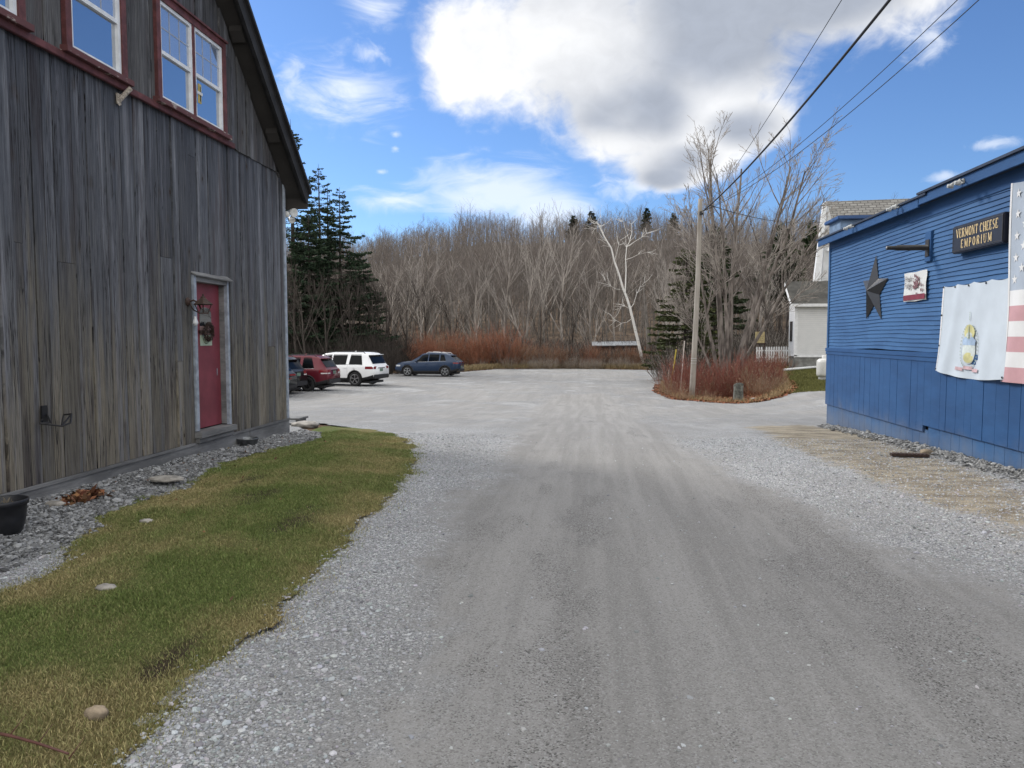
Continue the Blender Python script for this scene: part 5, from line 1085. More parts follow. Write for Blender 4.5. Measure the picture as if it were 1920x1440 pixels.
# propane tank
p0 = ag(1552, 712); tk = thing('propane_tank', 'upright white propane tank just behind the blue shop corner', 'tank', (p0[0] - .15, p0[1], gz(*p0[:2])))
hT = 45 / F * p0[1] * .86; mb = MB(); mb.smooth = True; r = .38; mb.lathe([(0, .12), (r * .7, .13), (r * .96, .20), (r, .30), (r, hT - .22), (r * .95, hT - .10), (r * .7, hT - .02), (0, hT)], seg=28); mb.build('vessel', M_WP, tk, world=False)
mb = MB(); mb.smooth = True; mb.lathe([(.14, hT - .03), (.15, hT + .14), (.13, hT + .15), (.12, hT)], seg=20); mb.build('collar', M_WP, tk, world=False); mb = MB(); mb.lathe([(r * .6, 0), (r * .75, 0), (r * .75, .15), (r * .6, .15), (r * .6, 0)], seg=20); mb.build('foot_ring', M_LIGHT, tk, world=False)
# picket fence
YF2 = 43.0; fa, fb2_ = ay(1419, 664, YF2), ay(1479, 664, YF2); za = ay(1440, 676, YF2)[2]; zt2 = ay(1440, 650, YF2)[2]
pf = thing('picket_fence', 'short white picket fence beside the white house', 'fence', (fa[0], YF2, za))
nP_ = 14
for i in range(nP_):
    x = fa[0] + (fb2_[0] - fa[0]) * i / (nP_ - 1); w = .040; zt3 = zt2 + .03 * i / nP_; mb = MB(); mb.raw([(x-w, YF2, za - .1), (x+w, YF2, za - .1), (x+w, YF2, zt3-.06), (x, YF2, zt3), (x-w, YF2, zt3-.06), (x-w, YF2+.02, za-.1), (x+w, YF2+.02, za-.1), (x+w, YF2+.02, zt3-.06), (x, YF2+.02, zt3), (x-w, YF2+.02, zt3-.06)], [(0,1,2,3,4),(9,8,7,6,5),(0,5,6,1),(1,6,7,2),(2,7,8,3),(3,8,9,4),(4,9,5,0)]); mb.build('picket', M_WOODW, pf)
mb = MB(); mb.box((fa[0], YF2 + .021, za + .14), (fb2_[0], YF2 + .06, za + .22)); mb.build('rail', M_WOODW, pf); mb = MB(); mb.box((fa[0], YF2 + .021, zt2 - .26), (fb2_[0], YF2 + .06, zt2 - .18)); mb.build('rail', M_WOODW, pf)
# tan sign board on a dark stand
YS = 37.5; a, b = ay(1416, 643, YS), ay(1434, 622, YS); zb0 = gz(a[0], YS); sg = thing('notice_board', 'small tan notice board on a dark stand behind the red bushes', 'sign', ((a[0] + b[0]) / 2, YS, zb0))
mb = MB(); mb.box((a[0], YS, a[2]), (b[0], YS + .05, b[2]), .006); mb.build('board', plain('tan board', (.46, .38, .20), .7, .2, 12), sg)
mb = MB(); rr = random.Random(4)
for i in range(5):
    z = b[2] - .08 - i * (b[2] - a[2] - .1) / 5; x = a[0] + .05
    while x < b[0] - .07: w = rr.uniform(.02, .06); mb.raw([(x, YS - .003, z), (x + w, YS - .003, z), (x + w, YS - .003, z + .035), (x, YS - .003, z + .035)], [(0,1,2,3)]); x += w + .025
mb.build('faint_writing', plain('faded brown ink', (.30, .25, .14)), sg)
mb = MB()
for x in (a[0] - .02, b[0] - .02): mb.box((x, YS + .052, zb0 - .1), (x + .05, YS + .10, a[2] + .1))
mb.box((a[0] - .04, YS - .02, a[2] - .06), (b[0] + .05, YS + .11, a[2] - .002)); mb.lathe([(0, .22), (.05, .16), (.035, .08), (.06, 0), (0, 0)], ((a[0] + b[0]) / 2 - .12, YS + .03, b[2] + .001), 'z', 10); mb.build('stand', M_RUST, sg)
# shed roof in the brush
YSH = 70.0; a, b = ay(1110, 652, YSH), ay(1196, 641, YSH); shd = thing('shed', 'low shed with a pale metal roof half hidden in the far brush', 'shed', ((a[0] + b[0]) / 2, YSH, -1.3))
mb = MB(); mb.raw([(a[0], YSH - 1, a[2] + .16), (b[0], YSH - 1, a[2] + .22), (b[0], YSH + 2.5, b[2] + .0), (a[0], YSH + 2.5, b[2] - .06), (a[0], YSH - 1, a[2] + .22), (b[0], YSH - 1, a[2] + .28), (b[0], YSH + 2.5, b[2] + .06), (a[0], YSH + 2.5, b[2] + .0)], [(3,2,1,0),(4,5,6,7),(0,1,5,4),(1,2,6,5),(2,3,7,6),(3,0,4,7)]); mb.build('roof', plain('pale metal roof', (.30, .315, .33), .5, .3, 3, .3), shd)
mb = MB(); mb.box((a[0] + .3, YSH - .6, -1.6), (b[0] - .2, YSH + 2.2, a[2] + .15)); mb.build('wall', plain('dark red shed wall', (.045, .018, .020), .8), shd)
# utility pole
YP = 28.4; base = ag(1297, 747); YP = base[1]; top = ay(1313, 373, YP - .1); pole = thing('utility_pole', 'weathered leaning wooden utility pole at the front of the red bushes', 'pole', (base[0], base[1], gz(*base[:2])))
def m_pole(k):
    gr = k.noise(k.scale(k.P, (14, 14, .8)), 1.0, 7, .65); setb(k, k.mix(k.step(k.noise(k.P, .9, 5), .3, .7), k.mix(gr, (.13, .11, .09), (.36, .33, .29)), k.mix(gr, (.20, .18, .155), (.46, .43, .39))), .9, gr, .5, .01, spec=.1)
M_POLE = material('grey pole wood', m_pole)
o3 = np.array([base[0], base[1], gz(*base[:2])]); tp = top - o3; mb = MB(); mb.smooth = True; tt = np.linspace(0, 1, 16); mb.tube([tp * t + np.array([.04 * math.sin(t * 3), 0, -.1 * (t == 0)]) for t in tt], .125 - .038 * tt, 16); mb.build('shaft', M_POLE, pole, world=False)
mb = MB(); mb.smooth = True
for zq in (1.50, 1.60, 1.70): t = zq / tp[2]; c = tp * t + np.array([.04 * math.sin(t * 3), 0, 0]); mb.lathe([(.115, -.012), (.126, 0), (.115, .012)], tuple(c), 'z', 18)
mb.build('wire_bands', M_LIGHT, pole, world=False)
c = tp * .93; mb = MB(); mb.box((c[0] - .02, c[1] - .20, c[2] - .10), (c[0] + .06, c[1] - .09, c[2] + .05), .01); mb.build('clevis', M_BLACK, pole, world=False); mb = MB(); mb.lathe([(0, -.05), (.05, -.04), (.035, 0), (.05, .04), (0, .05)], (c[0] + .1, c[1] - .16, c[2] - .05), 'z', 12); mb.build('insulator', M_BLACK, pole, world=False)
M_WIRE = plain('black cable', (.012, .012, .014), .6)
Ptop = np.array(top)
def wire(name, label, p0, p1, r, sagm, ext=1.0):
    q = np.array([p0 + (p1 - p0) * t * ext - np.array([0, 0, sagm * 4 * t * (1 - t)]) for t in np.linspace(0, 1, 48)]); m = MB(); m.smooth = True; m.tube(q, [r] * 48, 6); return finish(m.build(name, M_WIRE), label, 'wire', 'wires from the utility pole')
def far_end(px, py, Y): p = ay(px, py, Y); return p
s0 = ay(1318, 396, base[1] - .15)
def runwire(px, py, Y, r, sag_, label, name='power_line'):
    e = far_end(px, py, Y) + np.array([0, 0, sag_ * 4 * .625 * .375]); e2 = s0 + (e - s0) * 1.6; wire(name, label, s0, e2, r, sag_)
runwire(1668, 0, 12.5, .026, .55, 'thick black service cable running from the pole over the drive', 'service_cable')
runwire(1578, 0, 12.5, .007, .40, 'thin wire left of the thick service cable')
runwire(1795, 0, 14.0, .008, .95, 'thin wire right of the thick service cable, the upper of two'); runwire(1835, 0, 14.0, .009, 1.10, 'thin wire right of the thick service cable, the lower and rightmost')
wire('house_drop', 'thin drop wire from the pole behind the tree to the white house', ay(1332, 385, base[1]), ay(1550, 415, 50.0), .016, .35)
# marker stakes
def stake(px0, py0, px1, py1, r, mat, label):
    b = ag(px0, py0); t = ay(px1, py1, b[1]); m = MB(); m.tube([(b[0], b[1], gz(b[0], b[1]) - .1), tuple(t)], [r, r * .9], 6); return finish(m.build('marker_stake', mat), label, 'stake')
M_YST = plain('yellow stake paint', (.45, .36, .05), .5, .3, 20); M_WST = plain('bleached stake wood', (.48, .42, .38), .7, .2, 20)
stake(1257, 728, 1268, 655, .045, M_YST, 'leaning yellow marker stake left of the utility pole'); stake(1275, 741, 1283.5, 639, .030, M_WST, 'tall pale stake between the yellow stake and the utility pole')
stake(1252, 726, 1254, 693, .024, M_WST, 'short pale stake left of the yellow marker stake'); stake(1263, 735, 1264, 695, .024, M_WST, 'short pale stake just right of the yellow marker stake')
# stone post and pink stone in the island
b = ag(1384, 752); sp = MB(); sp.smooth = False
sp.raw([(-.19,-.13,0),(.19,-.13,0),(.19,.13,0),(-.19,.13,0),(-.17,-.12,.5),(.18,-.12,.48),(.17,.12,.5),(-.18,.12,.5),(-.20,-.11,.66),(.19,-.11,.70),(.17,.11,.68),(-.18,.11,.65),(-.05,-.1,.74),(.10,-.09,.75),(.08,.09,.74),(-.06,.09,.73)], [(0,1,5,4),(1,2,6,5),(2,3,7,6),(3,0,4,7),(4,5,9,8),(5,6,10,9),(6,7,11,10),(7,4,8,11),(8,9,13,12),(9,10,14,13),(10,11,15,14),(11,8,12,15),(12,13,14,15),(3,2,1,0)])
q = sp.build('stone_post', plain('mossy grey stone', (.13, .135, .12), .9, .6, 6, bump=.8)); q.location = (b[0], b[1], gz(b[0], b[1])); q.scale = (.95, 1, 1.0); finish(q, 'squat grey stone post standing at the front of the red bushes', 'stone post')
def rock(px, py, r, label, mat, sq, seed):
    b = ag(px, py); m = MB(); m.smooth = True; m.ico((0, 0, 0), r, 3, .08, sq, seed); q = m.build('rock', mat); q.location = (b[0], b[1], gz(b[0], b[1]) + r * sq[2] * .5); return finish(q, label, 'rock')
rock(1384, 747, .14, 'small white rock at the foot of the grey stone post', M_STONE, (1, .8, .8), 3); bk = rock(1356, 728, .30, 'rounded pinkish stone showing inside the red bushes', plain('pinkish stone', (.24, .17, .16), .9, .3, 8), (.75, .6, 1.5), 5); 
rock(1413, 749, .10, 'pale flat rock among the leaves right of the stone post', M_STONE, (1.5, 1, .5), 6)
# ------------------------------------------------------------------ trees, shrubs, forest
def m_bark(name, c1, c2, sc=6.0):
    def fn(k):
        gr = k.noise(k.scale(k.P, (1, 1, .25)), sc, 6, .65); setb(k, k.mix(k.step(gr, .32, .66), c1, c2), .9, gr, .5, .02, spec=.1)
    return material(name, fn)
B_GREY = m_bark('grey bark', (.085, .075, .066), (.21, .19, .17)); B_TWIG = m_bark('grey brown twigs', (.20, .178, .16), (.37, .335, .30), 3)
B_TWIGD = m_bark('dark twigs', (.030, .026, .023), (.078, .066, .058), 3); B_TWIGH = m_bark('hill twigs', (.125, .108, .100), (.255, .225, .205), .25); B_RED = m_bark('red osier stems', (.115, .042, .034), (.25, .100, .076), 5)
B_RUST = m_bark('rusty stems', (.15, .070, .042), (.30, .145, .085), 4); B_RED2 = m_bark('orange red stems', (.18, .072, .045), (.34, .150, .095), 4)
B_MAPLE = m_bark('maple bark', (.065, .055, .05), (.24, .21, .188), 5); B_TAN = m_bark('tan stems', (.16, .12, .085), (.30, .235, .165), 4)
def rotdir(d, ang, rng):
    d = d / np.linalg.norm(d); a = rng.normal(size=3); a -= d * (a @ d); a /= np.linalg.norm(a) + 1e-9; return d * math.cos(ang) + a * math.sin(ang)
def branch(p, d, L, r, lv, Q, rng, out):
    n_ = Q['seg'][lv]; pts = [np.array(p, float)]; d = d / np.linalg.norm(d); step = L / (n_ - 1); up = Q['up'][lv]; wig = Q['wig'][lv]; dirs = [d]
    for i in range(n_ - 1):
        d = d + rng.normal(size=3) * wig + np.array([0, 0, up]); d /= np.linalg.norm(d); pts.append(pts[-1] + d * step); dirs.append(d)
    pts = np.array(pts); rr = r * (1 - (1 - Q['tap'][lv]) * np.linspace(0, 1, n_)) ; out[lv].append((pts, rr))
    if lv + 1 >= len(Q['n']) + 0: return
    nc = Q['n'][lv]; nc = max(1, int(round(nc * rng.uniform(.75, 1.25))))
    for t in np.sort(rng.uniform(Q['t0'][lv], 1.0, nc)):
        f = t * (n_ - 1); i = min(int(f), n_ - 2); q = pts[i] + (pts[i + 1] - pts[i]) * (f - i); dd = rotdir(dirs[i], Q['ang'][lv] * rng.uniform(.6, 1.35), rng)
        if dd[2] < -.15: dd[2] *= -.3
        branch(q, dd, L * Q['len'][lv] * rng.uniform(.65, 1.2) * (1.15 - Q['fall'][lv] * t), np.interp(f, range(n_), rr) * Q['rr'][lv], lv + 1, Q, rng, out)
def grow(Q, H, r0, seed, base=(0, 0, 0), dirs=None, rmin=.004):
    rng = np.random.default_rng(seed); out = [[] for _ in range(len(Q['n']) + 1)]
    if dirs is None: branch(base, np.array([rng.normal(0, .04), rng.normal(0, .04), 1.]), H, r0, 0, Q, rng, out)
    else:
        for (b, d, h, r) in dirs: branch(np.array(b, float), np.array(d, float), h, r, 0, Q, rng, out)
    return [[(P, np.maximum(R, rmin)) for P, R in l] for l in out]
def tree_obj(name, lv, split, label, cat, group, loc, mats, parts=('trunk', 'crown'), sides=(6, 3)):
    t = thing(name, label, cat, loc, 0, group); a = [q for l in lv[:split] for q in l]; b = [q for l in lv[split:] for q in l]
    V, Q = sticks(a, sides[0]); np_mesh(parts[0], V, [Q], mats[0], True, t)
    if b: V, Q = sticks(b, sides[1]); np_mesh(parts[1], V, [Q], mats[1], False, t)
    return t
def put(o, x, y, s=1.0, rz=None, z=None):
    o.location = (x, y, (gz(x, y) if z is None else z) - .05); o.rotation_euler = (0, 0, random.uniform(0, 6.28) if rz is None else rz); o.scale = (s, s, s * random.uniform(.92, 1.08)); return o
# ---- the big multi stemmed maple on the island
QM = dict(seg=[12, 9, 6, 5, 4], n=[12, 7, 5, 4], t0=[.40, .22, .2, .15], ang=[.50, .50, .55, .6], len=[.38, .44, .45, .5], fall=[.55, .5, .5, .4], rr=[.52, .50, .55, .6], up=[.018, .03, .03, .015, .0], wig=[.035, .06, .09, .12, .15], tap=[.22, .25, .3, .4, .4], )
mb0 = ay(1362, 700, 36.0); rng_ = np.random.default_rng(11); dl = []
for (dx, dy, lean, h, r) in ((-.1, 0, -.12, 11.9, .20), (.15, .2, .08, 11.6, .18), (.35, -.1, .22, 11.8, .17), (-.3, .2, -.24, 8.6, .11), (.5, .1, .35, 11.2, .15), (-.2, -.3, -.02, 10.8, .12), (.3, .4, .46, 9.6, .11), (-.6, -.1, -.40, 5.6, .08), (-.4, .3, -.6, 4.6, .06)):
    dl.append(((dx * .5, dy * .6, 0), (lean * .98, rng_.normal(0, .12), 1), h * .93, r * .95))
lv = grow(QM, 11, .2, 21, dirs=dl, rmin=.0075)
M_maple = tree_obj('maple_tree', lv, 2, 'tall bare many stemmed maple rising from the red bushes behind the utility pole', 'tree', None, (mb0[0], 36.0, gz(mb0[0], 36.0) - .1), (B_MAPLE, B_TWIG), sides=(7, 3))
# ---- leaning white birch
def m_birch(k):
    v = k.voro(k.scale(k.P, (2, 2, 9)), 1.0); nz = k.noise(k.P, 3, 6)
    setb(k, k.mix(k.step(k.add(v, k.mul(nz, .3)), .36, .24), k.mix(nz, (.46, .44, .41), (.72, .70, .66)), (.05, .045, .04)), .7, nz, .2, .01)
M_BIRCH = material('birch bark', m_birch); YB = 66.0
def bp(px, py, dy=0): p = ay(px, py, YB + dy); return p
b0 = bp(1206, 690); b0g = np.array([b0[0], YB, gz(b0[0], YB)])
lines = [([(1206, 690), (1201, 660), (1194, 630), (1188, 605), (1182, 580), (1176, 560), (1168, 540), (1161, 515), (1152, 490), (1146, 465), (1138, 452), (1131, 440), (1124, 425), (1118, 415)], .19, .05, 0),
 ([(1172, 553), (1173, 530), (1174, 505), (1173, 485), (1175, 463), (1181, 452), (1185, 435), (1184, 420)], .11, .03, .8), ([(1175, 463), (1190, 453), (1203, 445), (1212, 438)], .05, .02, .6), ([(1173, 487), (1185, 483), (1197, 477), (1214, 473)], .045, .015, -.5), ([(1138, 452), (1131, 438), (1127, 425), (1127, 408)], .05, .02, .4), ([(1152, 490), (1156, 475), (1160, 460), (1163, 450)], .05, .015, -.6), ([(1124, 425), (1117, 428), (1115, 420)], .03, .012, .3),
 ([(1182, 578), (1188, 570), (1194, 550), (1200, 538), (1208, 530)], .05, .015, .7), ([(1186, 596), (1176, 604), (1165, 606), (1155, 601), (1147, 592)], .045, .015, -.7), ([(1182, 580), (1172, 574), (1165, 575)], .035, .012, .2), ([(1168, 543), (1155, 542), (1145, 536), (1135, 527)], .035, .012, -.4), ([(1181, 452), (1176, 440), (1172, 428), (1168, 415)], .035, .012, .5)]
tr, cr = [], []; rng_ = np.random.default_rng(5)
for i, (pp_, ra, rb2, dy) in enumerate(lines):
    P = np.array([bp(a, b, dy * t) - b0g for (a, b), t in zip(pp_, np.linspace(0, 1, len(pp_)))]); R = np.linspace(ra, rb2 * .8, len(P)) * (.74 if i < 1 else .52); (tr if i < 2 else cr).append((P, R))
    for j in range(10 if i < 2 else 7):
        k_ = rng_.integers(max(1, len(P) // 2), len(P)); d = rotdir(P[k_] - P[k_ - 1], rng_.uniform(.5, 1.1), rng_); L = rng_.uniform(.5, 1.5); q = [P[k_]]
        for _ in range(4): d = d + rng_.normal(size=3) * .2 + [0, 0, .05]; d /= np.linalg.norm(d); q.append(q[-1] + d * L / 4)
        cr.append((np.array(q), np.linspace(.016, .007, 5)))
tree_obj('birch_tree', [tr, cr], 1, 'white leaning birch with forked bare limbs at the far edge of the lot', 'tree', None, b0g, (M_BIRCH, M_BIRCH), sides=(8, 4))
# dead snag beside it
sn = ay(1213, 690, 68.0); sn0 = np.array([sn[0], 68.0, gz(sn[0], 68)]); P = np.array([ay(a, b, 68.0) - sn0 for a, b in ((1214, 690), (1215, 640), (1212, 600), (1210, 570), (1207, 540), (1205, 522))]); tr = [(P, np.array([.17, .15, .15, .13, .08, .03]))]; cr = []
for i in range(16):
    k_ = rng_.integers(2, 6); d = rotdir(P[k_] - P[k_ - 1], rng_.uniform(.6, 1.5), rng_); cr.append((np.array([P[k_], P[k_] + d * .4, P[k_] + d * .8 + rng_.normal(size=3) * .1]), np.array([.03, .02, .008])))
tree_obj('dead_tree', [tr, cr], 1, 'short broken dead trunk just right of the white birch', 'tree', None, sn0, (B_GREY, B_GREY))
# ---- bare trees
QV = dict(seg=[8, 8, 6, 4], n=[14, 10, 8], t0=[.08, .25, .2], ang=[.58, .40, .45], len=[.72, .42, .42], fall=[.45, .5, .4], rr=[.52, .5, .55], up=[.03, .07, .05, .02], wig=[.04, .05, .08, .12], tap=[.25, .25, .3, .4])
QT = dict(seg=[8, 6, 5, 4], n=[16, 7, 5], t0=[.28, .25, .2], ang=[.62, .55, .55], len=[.36, .45, .45], fall=[.55, .5, .4], rr=[.40, .5, .55], up=[.01, .06, .04, .02], wig=[.03, .07, .1, .13], tap=[.22, .25, .3, .4])
B_PALE = m_bark('pale grey twigs', (.205, .185, .168), (.37, .338, .305), 3)
protos = []
for i, (Q, H, r, nm, mt) in enumerate(((QV, 8.2, .15, 'vase', (B_TWIG, B_PALE)), (QV, 9.0, .16, 'vase', (B_TWIG, B_PALE)), (QT, 10.5, .15, 'tall', (B_GREY, B_TWIG)), (QT, 9.5, .13, 'shade', (B_TWIGD, B_TWIGD)), (QV, 7.0, .13, 'dark', (B_TWIGD, B_TWIGD)))):  # shade and dark kinds carry the shade in a darker bark colour
    protos.append([Q, H, r, nm, mt, 100 + i, None])
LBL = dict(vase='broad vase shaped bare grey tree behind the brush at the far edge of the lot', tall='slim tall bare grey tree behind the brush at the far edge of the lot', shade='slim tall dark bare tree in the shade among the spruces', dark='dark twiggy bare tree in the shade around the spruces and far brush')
def bare(i, px, Y, s=1.0):
    q = protos[i]; x = ay(px, 690, Y)[0]
    if q[6] is None:
        lv = grow(q[0], q[1], q[2], q[5], rmin=.013); q[6] = tree_obj('bare_tree', lv, 2, LBL[q[3]], 'tree', 'bare trees around the far end of the lot', (0, 0, 0), q[4], sides=(5, 3)); o = q[6]
    else: o = copy_tree(q[6])
    return put(o, x, Y, s)
for (i, px, Y, s) in ((0, 985, 78, 1.16), (1, 1052, 80, 1.18), (0, 1108, 79, .95), (1, 945, 84, 1.05), (1, 1020, 86, 1.2), (0, 890, 80, 1.0), (2, 852, 82, 1.1), (2, 815, 79, 1.1), (1, 790, 74, .85), (2, 760, 80, 1.05), (4, 850, 70, .75), (4, 800, 69, .8), (0, 735, 84, 1.0), (2, 715, 90, 1.15), (4, 1075, 74, .8), (4, 1010, 72, .7), (1, 1150, 84, 1.0), (2, 1190, 86, 1.05), (2, 1230, 84, 1.1), (0, 1255, 74, .9),
    (3, 560, 54, .95), (3, 590, 56, .85), (4, 615, 53, .8), (3, 645, 58, .8), (4, 575, 50, .75), (4, 660, 56, .8), (3, 690, 60, .75), (4, 705, 58, .8), (4, 730, 60, .8), (3, 550, 60, 1.1), (4, 630, 60, .9), (4, 760, 63, .75),
    (0, 1270, 50, .75), (0, 1420, 66, .95), (2, 1450, 62, .8), (4, 1440, 55, .75), (2, 1475, 74, 1.0), (4, 1475, 58, .8), (2, 1500, 82, 1.0), (2, 1530, 72, .9)):
    bare(i, px, Y, s)
# ---- conifers
M_NEED = material('spruce needles', lambda k: setb(k, k.attr('col'), .8, spec=.15)); 
def conifer(H, seed, R=.26, bare_low=.12, dens=1.0, droop=.22, gap=.0, col=(.028, .045, .026), leaf=.16, up=False):
    rng = np.random.default_rng(seed); tr = [(np.array([[0, 0, 0], [.05, 0, H * .35], [0, .03, H * .7], [0, 0, H]]), np.array([.012 * H, .010 * H, .006 * H, .01]))]; br = []; P = []; D = []; S = []
    z = H * bare_low
    while z < H * .985:
        f = 1 - z / H; nb_ = int(rng.integers(2, 5)); Lm = H * R * (f ** .8) * (1 if not up else 1.0) + .10
        for a in rng.uniform(0, 6.283, nb_):
            if rng.uniform() < gap * (1 if f > .3 else .3): continue
            L = Lm * rng.uniform(.55, 1.15); az_ = np.array([math.cos(a), math.sin(a), 0]); pr = np.linspace(0, 1, 6); dz = (-droop * pr + (droop * .9) * pr ** 2.4) * L if f > .15 else (.25 * pr) * L
            if up: dz = .35 * pr * L
            pts = np.array([0, 0, z + rng.normal(0, .010 * H * f)]) + az_[None] * (pr * L)[:, None] + np.array([0, 0, 1.])[None] * dz[:, None]; br.append((pts, np.linspace(.012 + .006 * L, .005, 6)))
            nl = max(8, int(L * 80 * dens)); t = rng.uniform(.18, 1.04, nl) ** .8; b = np.stack([np.interp(t, pr, pts[:, q]) for q in range(3)], -1); sidev = np.array([-az_[1], az_[0], 0]); w = rng.normal(0, 1, nl) * .17 * L * (1.1 - t) * 1.2
            P.append(b + sidev[None] * w[:, None] + rng.normal(0, .03, (nl, 3)) - np.array([0, 0, .10])[None] * np.abs(w)[:, None]); dd = az_[None] * .7 + sidev[None] * np.sign(w)[:, None] * rng.uniform(.2, .9, nl)[:, None] + np.array([0, 0, -1])[None] * rng.uniform(-.05, .55, nl)[:, None] * (0.2 if up else 1); D.append(dd / np.linalg.norm(dd, axis=1)[:, None]); S.append(leaf * .72 * rng.uniform(.6, 1.3, nl) * (.55 + .45 * min(1, L / 1.5)))
        z += H * .011 * rng.uniform(.6, 1.4) + .03
    P = np.concatenate(P); D = np.concatenate(D); S = np.concatenate(S); m_ = len(P); sv = np.cross(D, rng.normal(size=(m_, 3))); sv /= np.linalg.norm(sv, axis=1)[:, None] + 1e-9; w = S * .28
    V = np.stack([P, P + D * (S * .5)[:, None] + sv * w[:, None], P + D * S[:, None], P + D * (S * .5)[:, None] - sv * w[:, None]], 1).reshape(-1, 3); c = np.array(col)[None] * rng.uniform(.6, 1.7, (m_, 1)) * rng.uniform(.88, 1.12, (m_, 3))
    return tr + [], br, V, np.arange(m_ * 4).reshape(-1, 4), np.repeat(c, 4, 0)
def con_obj(name, data, label, x, y, z=None, group=None, bark=None):
    tr, br, V, Fq, c = data; t = thing(name, label, 'tree', (0, 0, 0), 0, group); a, b = sticks(tr, 7); np_mesh('trunk', a, [b], bark or B_TWIGD, True, t); a, b = sticks(br, 3); np_mesh('limbs', a, [b], bark or B_TWIGD, False, t); np_mesh('crown', V, [Fq], M_NEED, False, t, c)
    return put(t, x, y, 1.0, None, z)
def conat(name, label, px, ptop, Y, seed, **kw):
    x = ay(px, 690, Y)[0]; zg = kw.pop('z', gz(x, Y)); H = ay(px, ptop, Y)[2] - zg; return con_obj(name, conifer(H, seed, **kw), label, x, Y, zg)
conat('spruce_tree', 'pointed dark spruce rightmost of the cluster with a full lower skirt', 641, 352, 60, 1, R=.32, gap=.06, leaf=.26)
conat('spruce_tree', 'thin topped dark spruce in the middle of the spruce cluster', 603, 334, 63, 2, R=.28, gap=.15, leaf=.25)
conat('spruce_tree', 'tallest spruce whose tip shows just past the barn roof edge', 553, 238, 58, 3, R=.26, gap=.05, leaf=.26)
conat('spruce_tree', 'sparse half dead spruce with brown bare top between the other spruces', 619, 336, 66, 4, R=.15, gap=.7, dens=.35, leaf=.2)
conat('spruce_tree', 'short dark spruce behind the parked red and white suvs', 583, 410, 57, 6, R=.34, gap=.1, leaf=.26)
conat('spruce_tree', 'low bushy spruce at the right foot of the spruce cluster', 676, 470, 62, 7, R=.40, gap=.1, leaf=.28, bare_low=.08)
conat('hemlock_tree', 'wide olive green conifer behind the utility pole', 1285, 445, 46, 8, R=.36, gap=.08, leaf=.26, col=(.050, .058, .024), bare_low=.1, droop=.1)
conat('hemlock_tree', 'dark conifer behind the maple stems', 1338, 398, 62, 9, R=.32, gap=.15, leaf=.30, col=(.036, .048, .024), droop=.1)
conat('pine_tree', 'round topped dark pine on the right shoulder of the hill behind the maple', 1460, 430, 92, 10, R=.30, gap=.2, leaf=.5, col=(.036, .050, .024), up=True, bare_low=.35, z=0.6)
conat('pine_tree', 'solitary green pine on the skyline left of the white house roof', 1517, 413, 118, 11, R=.24, gap=.1, leaf=.6, col=(.040, .060, .026), up=True, bare_low=.3, z=5.5)
for px, pt, Y, sd_, lb in ((1075, 399, 176, 12, 'left one of the two dark pines standing out on the hill crest'), (1108, 388, 178, 13, 'right and taller one of the two dark pines on the hill crest'), (1212, 392, 190, 14, 'small dark pine poking through the hill crest right of the birch'), (1262, 392, 186, 15, 'small dark pine poking through the hill crest near the utility pole')):
    x = ay(px, 500, Y)[0]; zg = float(hillz(np.array(x), np.array(float(Y)))); H = ay(px, pt, Y)[2] - zg; con_obj('pine_tree', conifer(H, sd_, R=.22, bare_low=.35, leaf=.75, up=True, gap=.05, dens=1.0, col=(.030, .042, .024)), lb, x, Y, zg)
# ---- shrubs
def shrub(H, n_, seed, spread=.55, twigs=6, r=.010, base=.35):
    rng = np.random.default_rng(seed); a_, b_ = [], []
    for i in range(n_):
        an = rng.uniform(0, 6.283); ln = abs(rng.normal(0, spread)); d = np.array([math.cos(an) * ln, math.sin(an) * ln, 1.]); d /= np.linalg.norm(d); L = H * rng.uniform(.55, 1.1) * (1 - .18 * ln); p = np.array([math.cos(an), math.sin(an), 0]) * rng.uniform(0, base); pts = [p]
        for _ in range(5): d = d + rng.normal(size=3) * .08 + [0, 0, .03]; d /= np.linalg.norm(d); pts.append(pts[-1] + d * L / 5)
        pts = np.array(pts); a_.append((pts, np.linspace(r, r * .35, 6)))
        for _ in range(int(rng.integers(twigs // 2, twigs + 2))):
            k_ = rng.integers(1, 5); q = pts[k_] + (pts[k_ + 1] - pts[k_]) * rng.uniform(); e = rotdir(pts[k_ + 1] - pts[k_], rng.uniform(.3, .7), rng); l2 = L * rng.uniform(.15, .38); b_.append((np.array([q, q + e * l2 * .5, q + e * l2 + np.array([0, 0, .06 * l2])]), np.array([r * .5, r * .38, r * .25])))
    return [a_, b_]
sproto = {}
def dead_leaves(o, K):
    if K['name'] in ('dark_shrub', 'bare_shrub'): return
    tw = [c for c in o.children if c.name.startswith('twigs')][0].data; n_ = len(tw.vertices); co = np.empty(n_ * 3, np.float32); tw.vertices.foreach_get('co', co); co = co.reshape(-1, 3)
    q = co[RNG.integers(0, n_, 170 if K['H'] < 2 else 260)]; m_ = len(q); s = RNG.uniform(.012, .030, m_)[:, None] * (1 if K['H'] < 2 else 1.6); a = RNG.normal(size=(m_, 3)); a /= np.linalg.norm(a, axis=1)[:, None]; b = np.cross(a, RNG.normal(size=(m_, 3))); b /= np.linalg.norm(b, axis=1)[:, None]
    V = np.stack([q - a * s, q + b * s * .6, q + a * s, q - b * s * .6], 1).reshape(-1, 3); c = np.where(RNG.uniform(0, 1, (m_, 1)) < .45, np.array([[.42, .33, .26]]), np.array([[.26, .10, .06]])) * RNG.uniform(.6, 1.2, (m_, 1))
    np_mesh('withered_leaves', V, [np.arange(m_ * 4).reshape(-1, 4)], M_LEAF, False, o, np.repeat(c, 4, 0))
